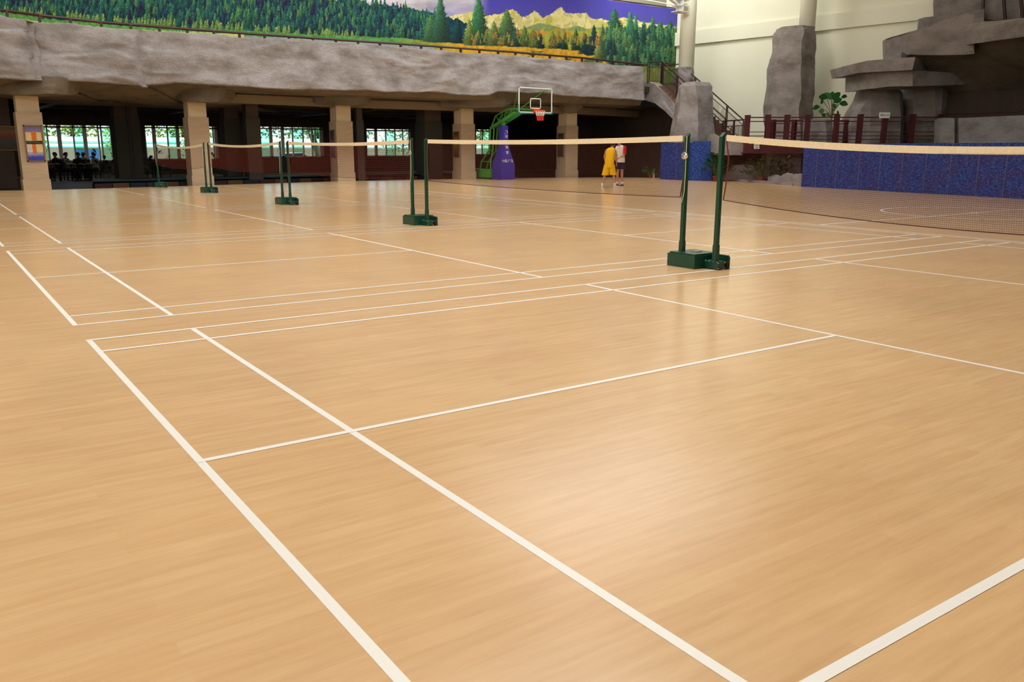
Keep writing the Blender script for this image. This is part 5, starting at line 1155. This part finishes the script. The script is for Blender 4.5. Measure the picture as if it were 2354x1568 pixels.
def bush(name, c, r, n, m_, label, cat, seed, trunk=None, ls=.22):
    rs = random.Random(seed); t = empty(name, (c[0], c[1], -.3), 0, label, cat, 'trees and bushes outside the windows'); b = MB()
    for k in range(n):
        a, e, rr = rs.uniform(0, 6.28), math.asin(rs.uniform(-1, 1)), rs.random() ** .4
        p = Vector((r[0] * rr * math.cos(a) * math.cos(e), r[1] * rr * math.sin(a) * math.cos(e), c[2] + .3 + r[2] * rr * math.sin(e)))
        if p.z < .05: p.z = .05 + rs.random() * .3
        v = Vector((rs.uniform(-1, 1), rs.uniform(-1, 1), rs.uniform(-.6, .8))) * ls; leaf(b, p, p + v, ls * .55, seg=2)
    b.build('foliage', m_, t, fixn=False)
    trunk = trunk or (.05, .0)
    if trunk: b = MB(); b.tube([(0, 0, 0), (trunk[1] * .4, 0, c[2] * .5), (trunk[1], 0, c[2] + .3)], [trunk[0], trunk[0] * .8, trunk[0] * .6], 10); b.build('trunk', 'bark', t)
for k, (x, y, z, r, n, m_, lab, tr, ls) in enumerate(((9.0, 66, 3.4, (4.5, 2, 2.0), 1900, 'ext1', 'yellow green tree crown above the building, behind the first window', (.25, .3), .4), (17.5, 66, 3.4, (4.5, 2, 2.0), 1900, 'ext1', 'yellow green tree crown above the building, behind the second window', (.25, -.3), .4), (29, 67, 3.4, (6.5, 2, 2.2), 2200, 'ext2', 'green tree crown above the building, behind the third window', (.3, .3), .4),
      (8.9, 47, 1.7, (.8, .8, 1.1), 420, 'ext1', 'pale leafy bush close outside the first window', None, .22), (12.9, 46.6, 1.2, (.9, .8, 1.0), 420, 'ext2', 'green leafy bush close outside the second window', None, .22), (22.2, 49, 3.1, (2.6, 1.2, .9), 700, 'ext2', 'leaning tree with brown trunk outside the third window', (.28, -1.1), .26), (28.0, 47.5, 1.9, (2.4, 1.0, 1.3), 900, 'ext2', 'dense green shrub outside the fourth window', None, .22), (38, 50, 2.4, (3, 1, 2), 900, 'ext1', 'tall pale shrub outside the fifth window', None, .26), (4.5, 46.5, 1.9, (.8, .6, 1.5), 400, 'ext2', 'narrow green bush at the left end of the first window', None, .22), (47, 68, 3.6, (11, 2, 2.6), 2400, 'ext2', 'wide green tree crown far behind the fifth window', (.3, .3), .5))):
    bush('tree' if tr else 'bush', (x, y, z), r, n, m_, lab, 'tree' if tr else 'bush', 50 + k, tr, ls)
# parked car outside the third window
t = empty('car', (19.6, 47.6, -.3), 0, 'pale silver car parked outside the third window', 'car'); MT['carp'] = mat('silver_car_paint', (214, 222, 220), .2, .6, .3); MT['carg'] = mat('dark_car_glass', (30, 40, 44), .1, .6)
b = MB(); rings = []
for x, zb, zt_, w in ((-2.1, .35, .70, .70), (-2.0, .22, .85, .80), (-1.2, .2, .95, .86), (1.2, .2, .92, .86), (1.9, .22, .78, .82), (2.15, .35, .62, .7)): rings.append([(x, -w, zb), (x, w, zb), (x, w * .98, zt_ * .7), (x, w * .9, zt_), (x, -w * .9, zt_), (x, -w * .98, zt_ * .7)])
b.loft(rings); bd = b.build('body', 'carp', t)
b = MB(); rings = []
for x, z, w in ((-1.55, .94, .78), (-.95, 1.38, .62), (.3, 1.42, .62), (1.05, .93, .78)): rings.append([(x, -w, .9), (x, w, .9), (x, w, z), (x, -w, z)])
b.loft(rings); b.build('cabin', 'carg', t); b = MB(); b.prism([(-.95, -.63, 1.39), (.3, -.63, 1.43), (.3, .63, 1.43), (-.95, .63, 1.39)], (0, 0, .03)); b.build('roof', 'carp', t)
for x in (-1.3, 1.3):
    for y in (-.82, .82): b = MB(); b.tube([(x, y - .1, .32), (x, y + .1, .32)], .32, 20); b.build('wheel', 'black', t)
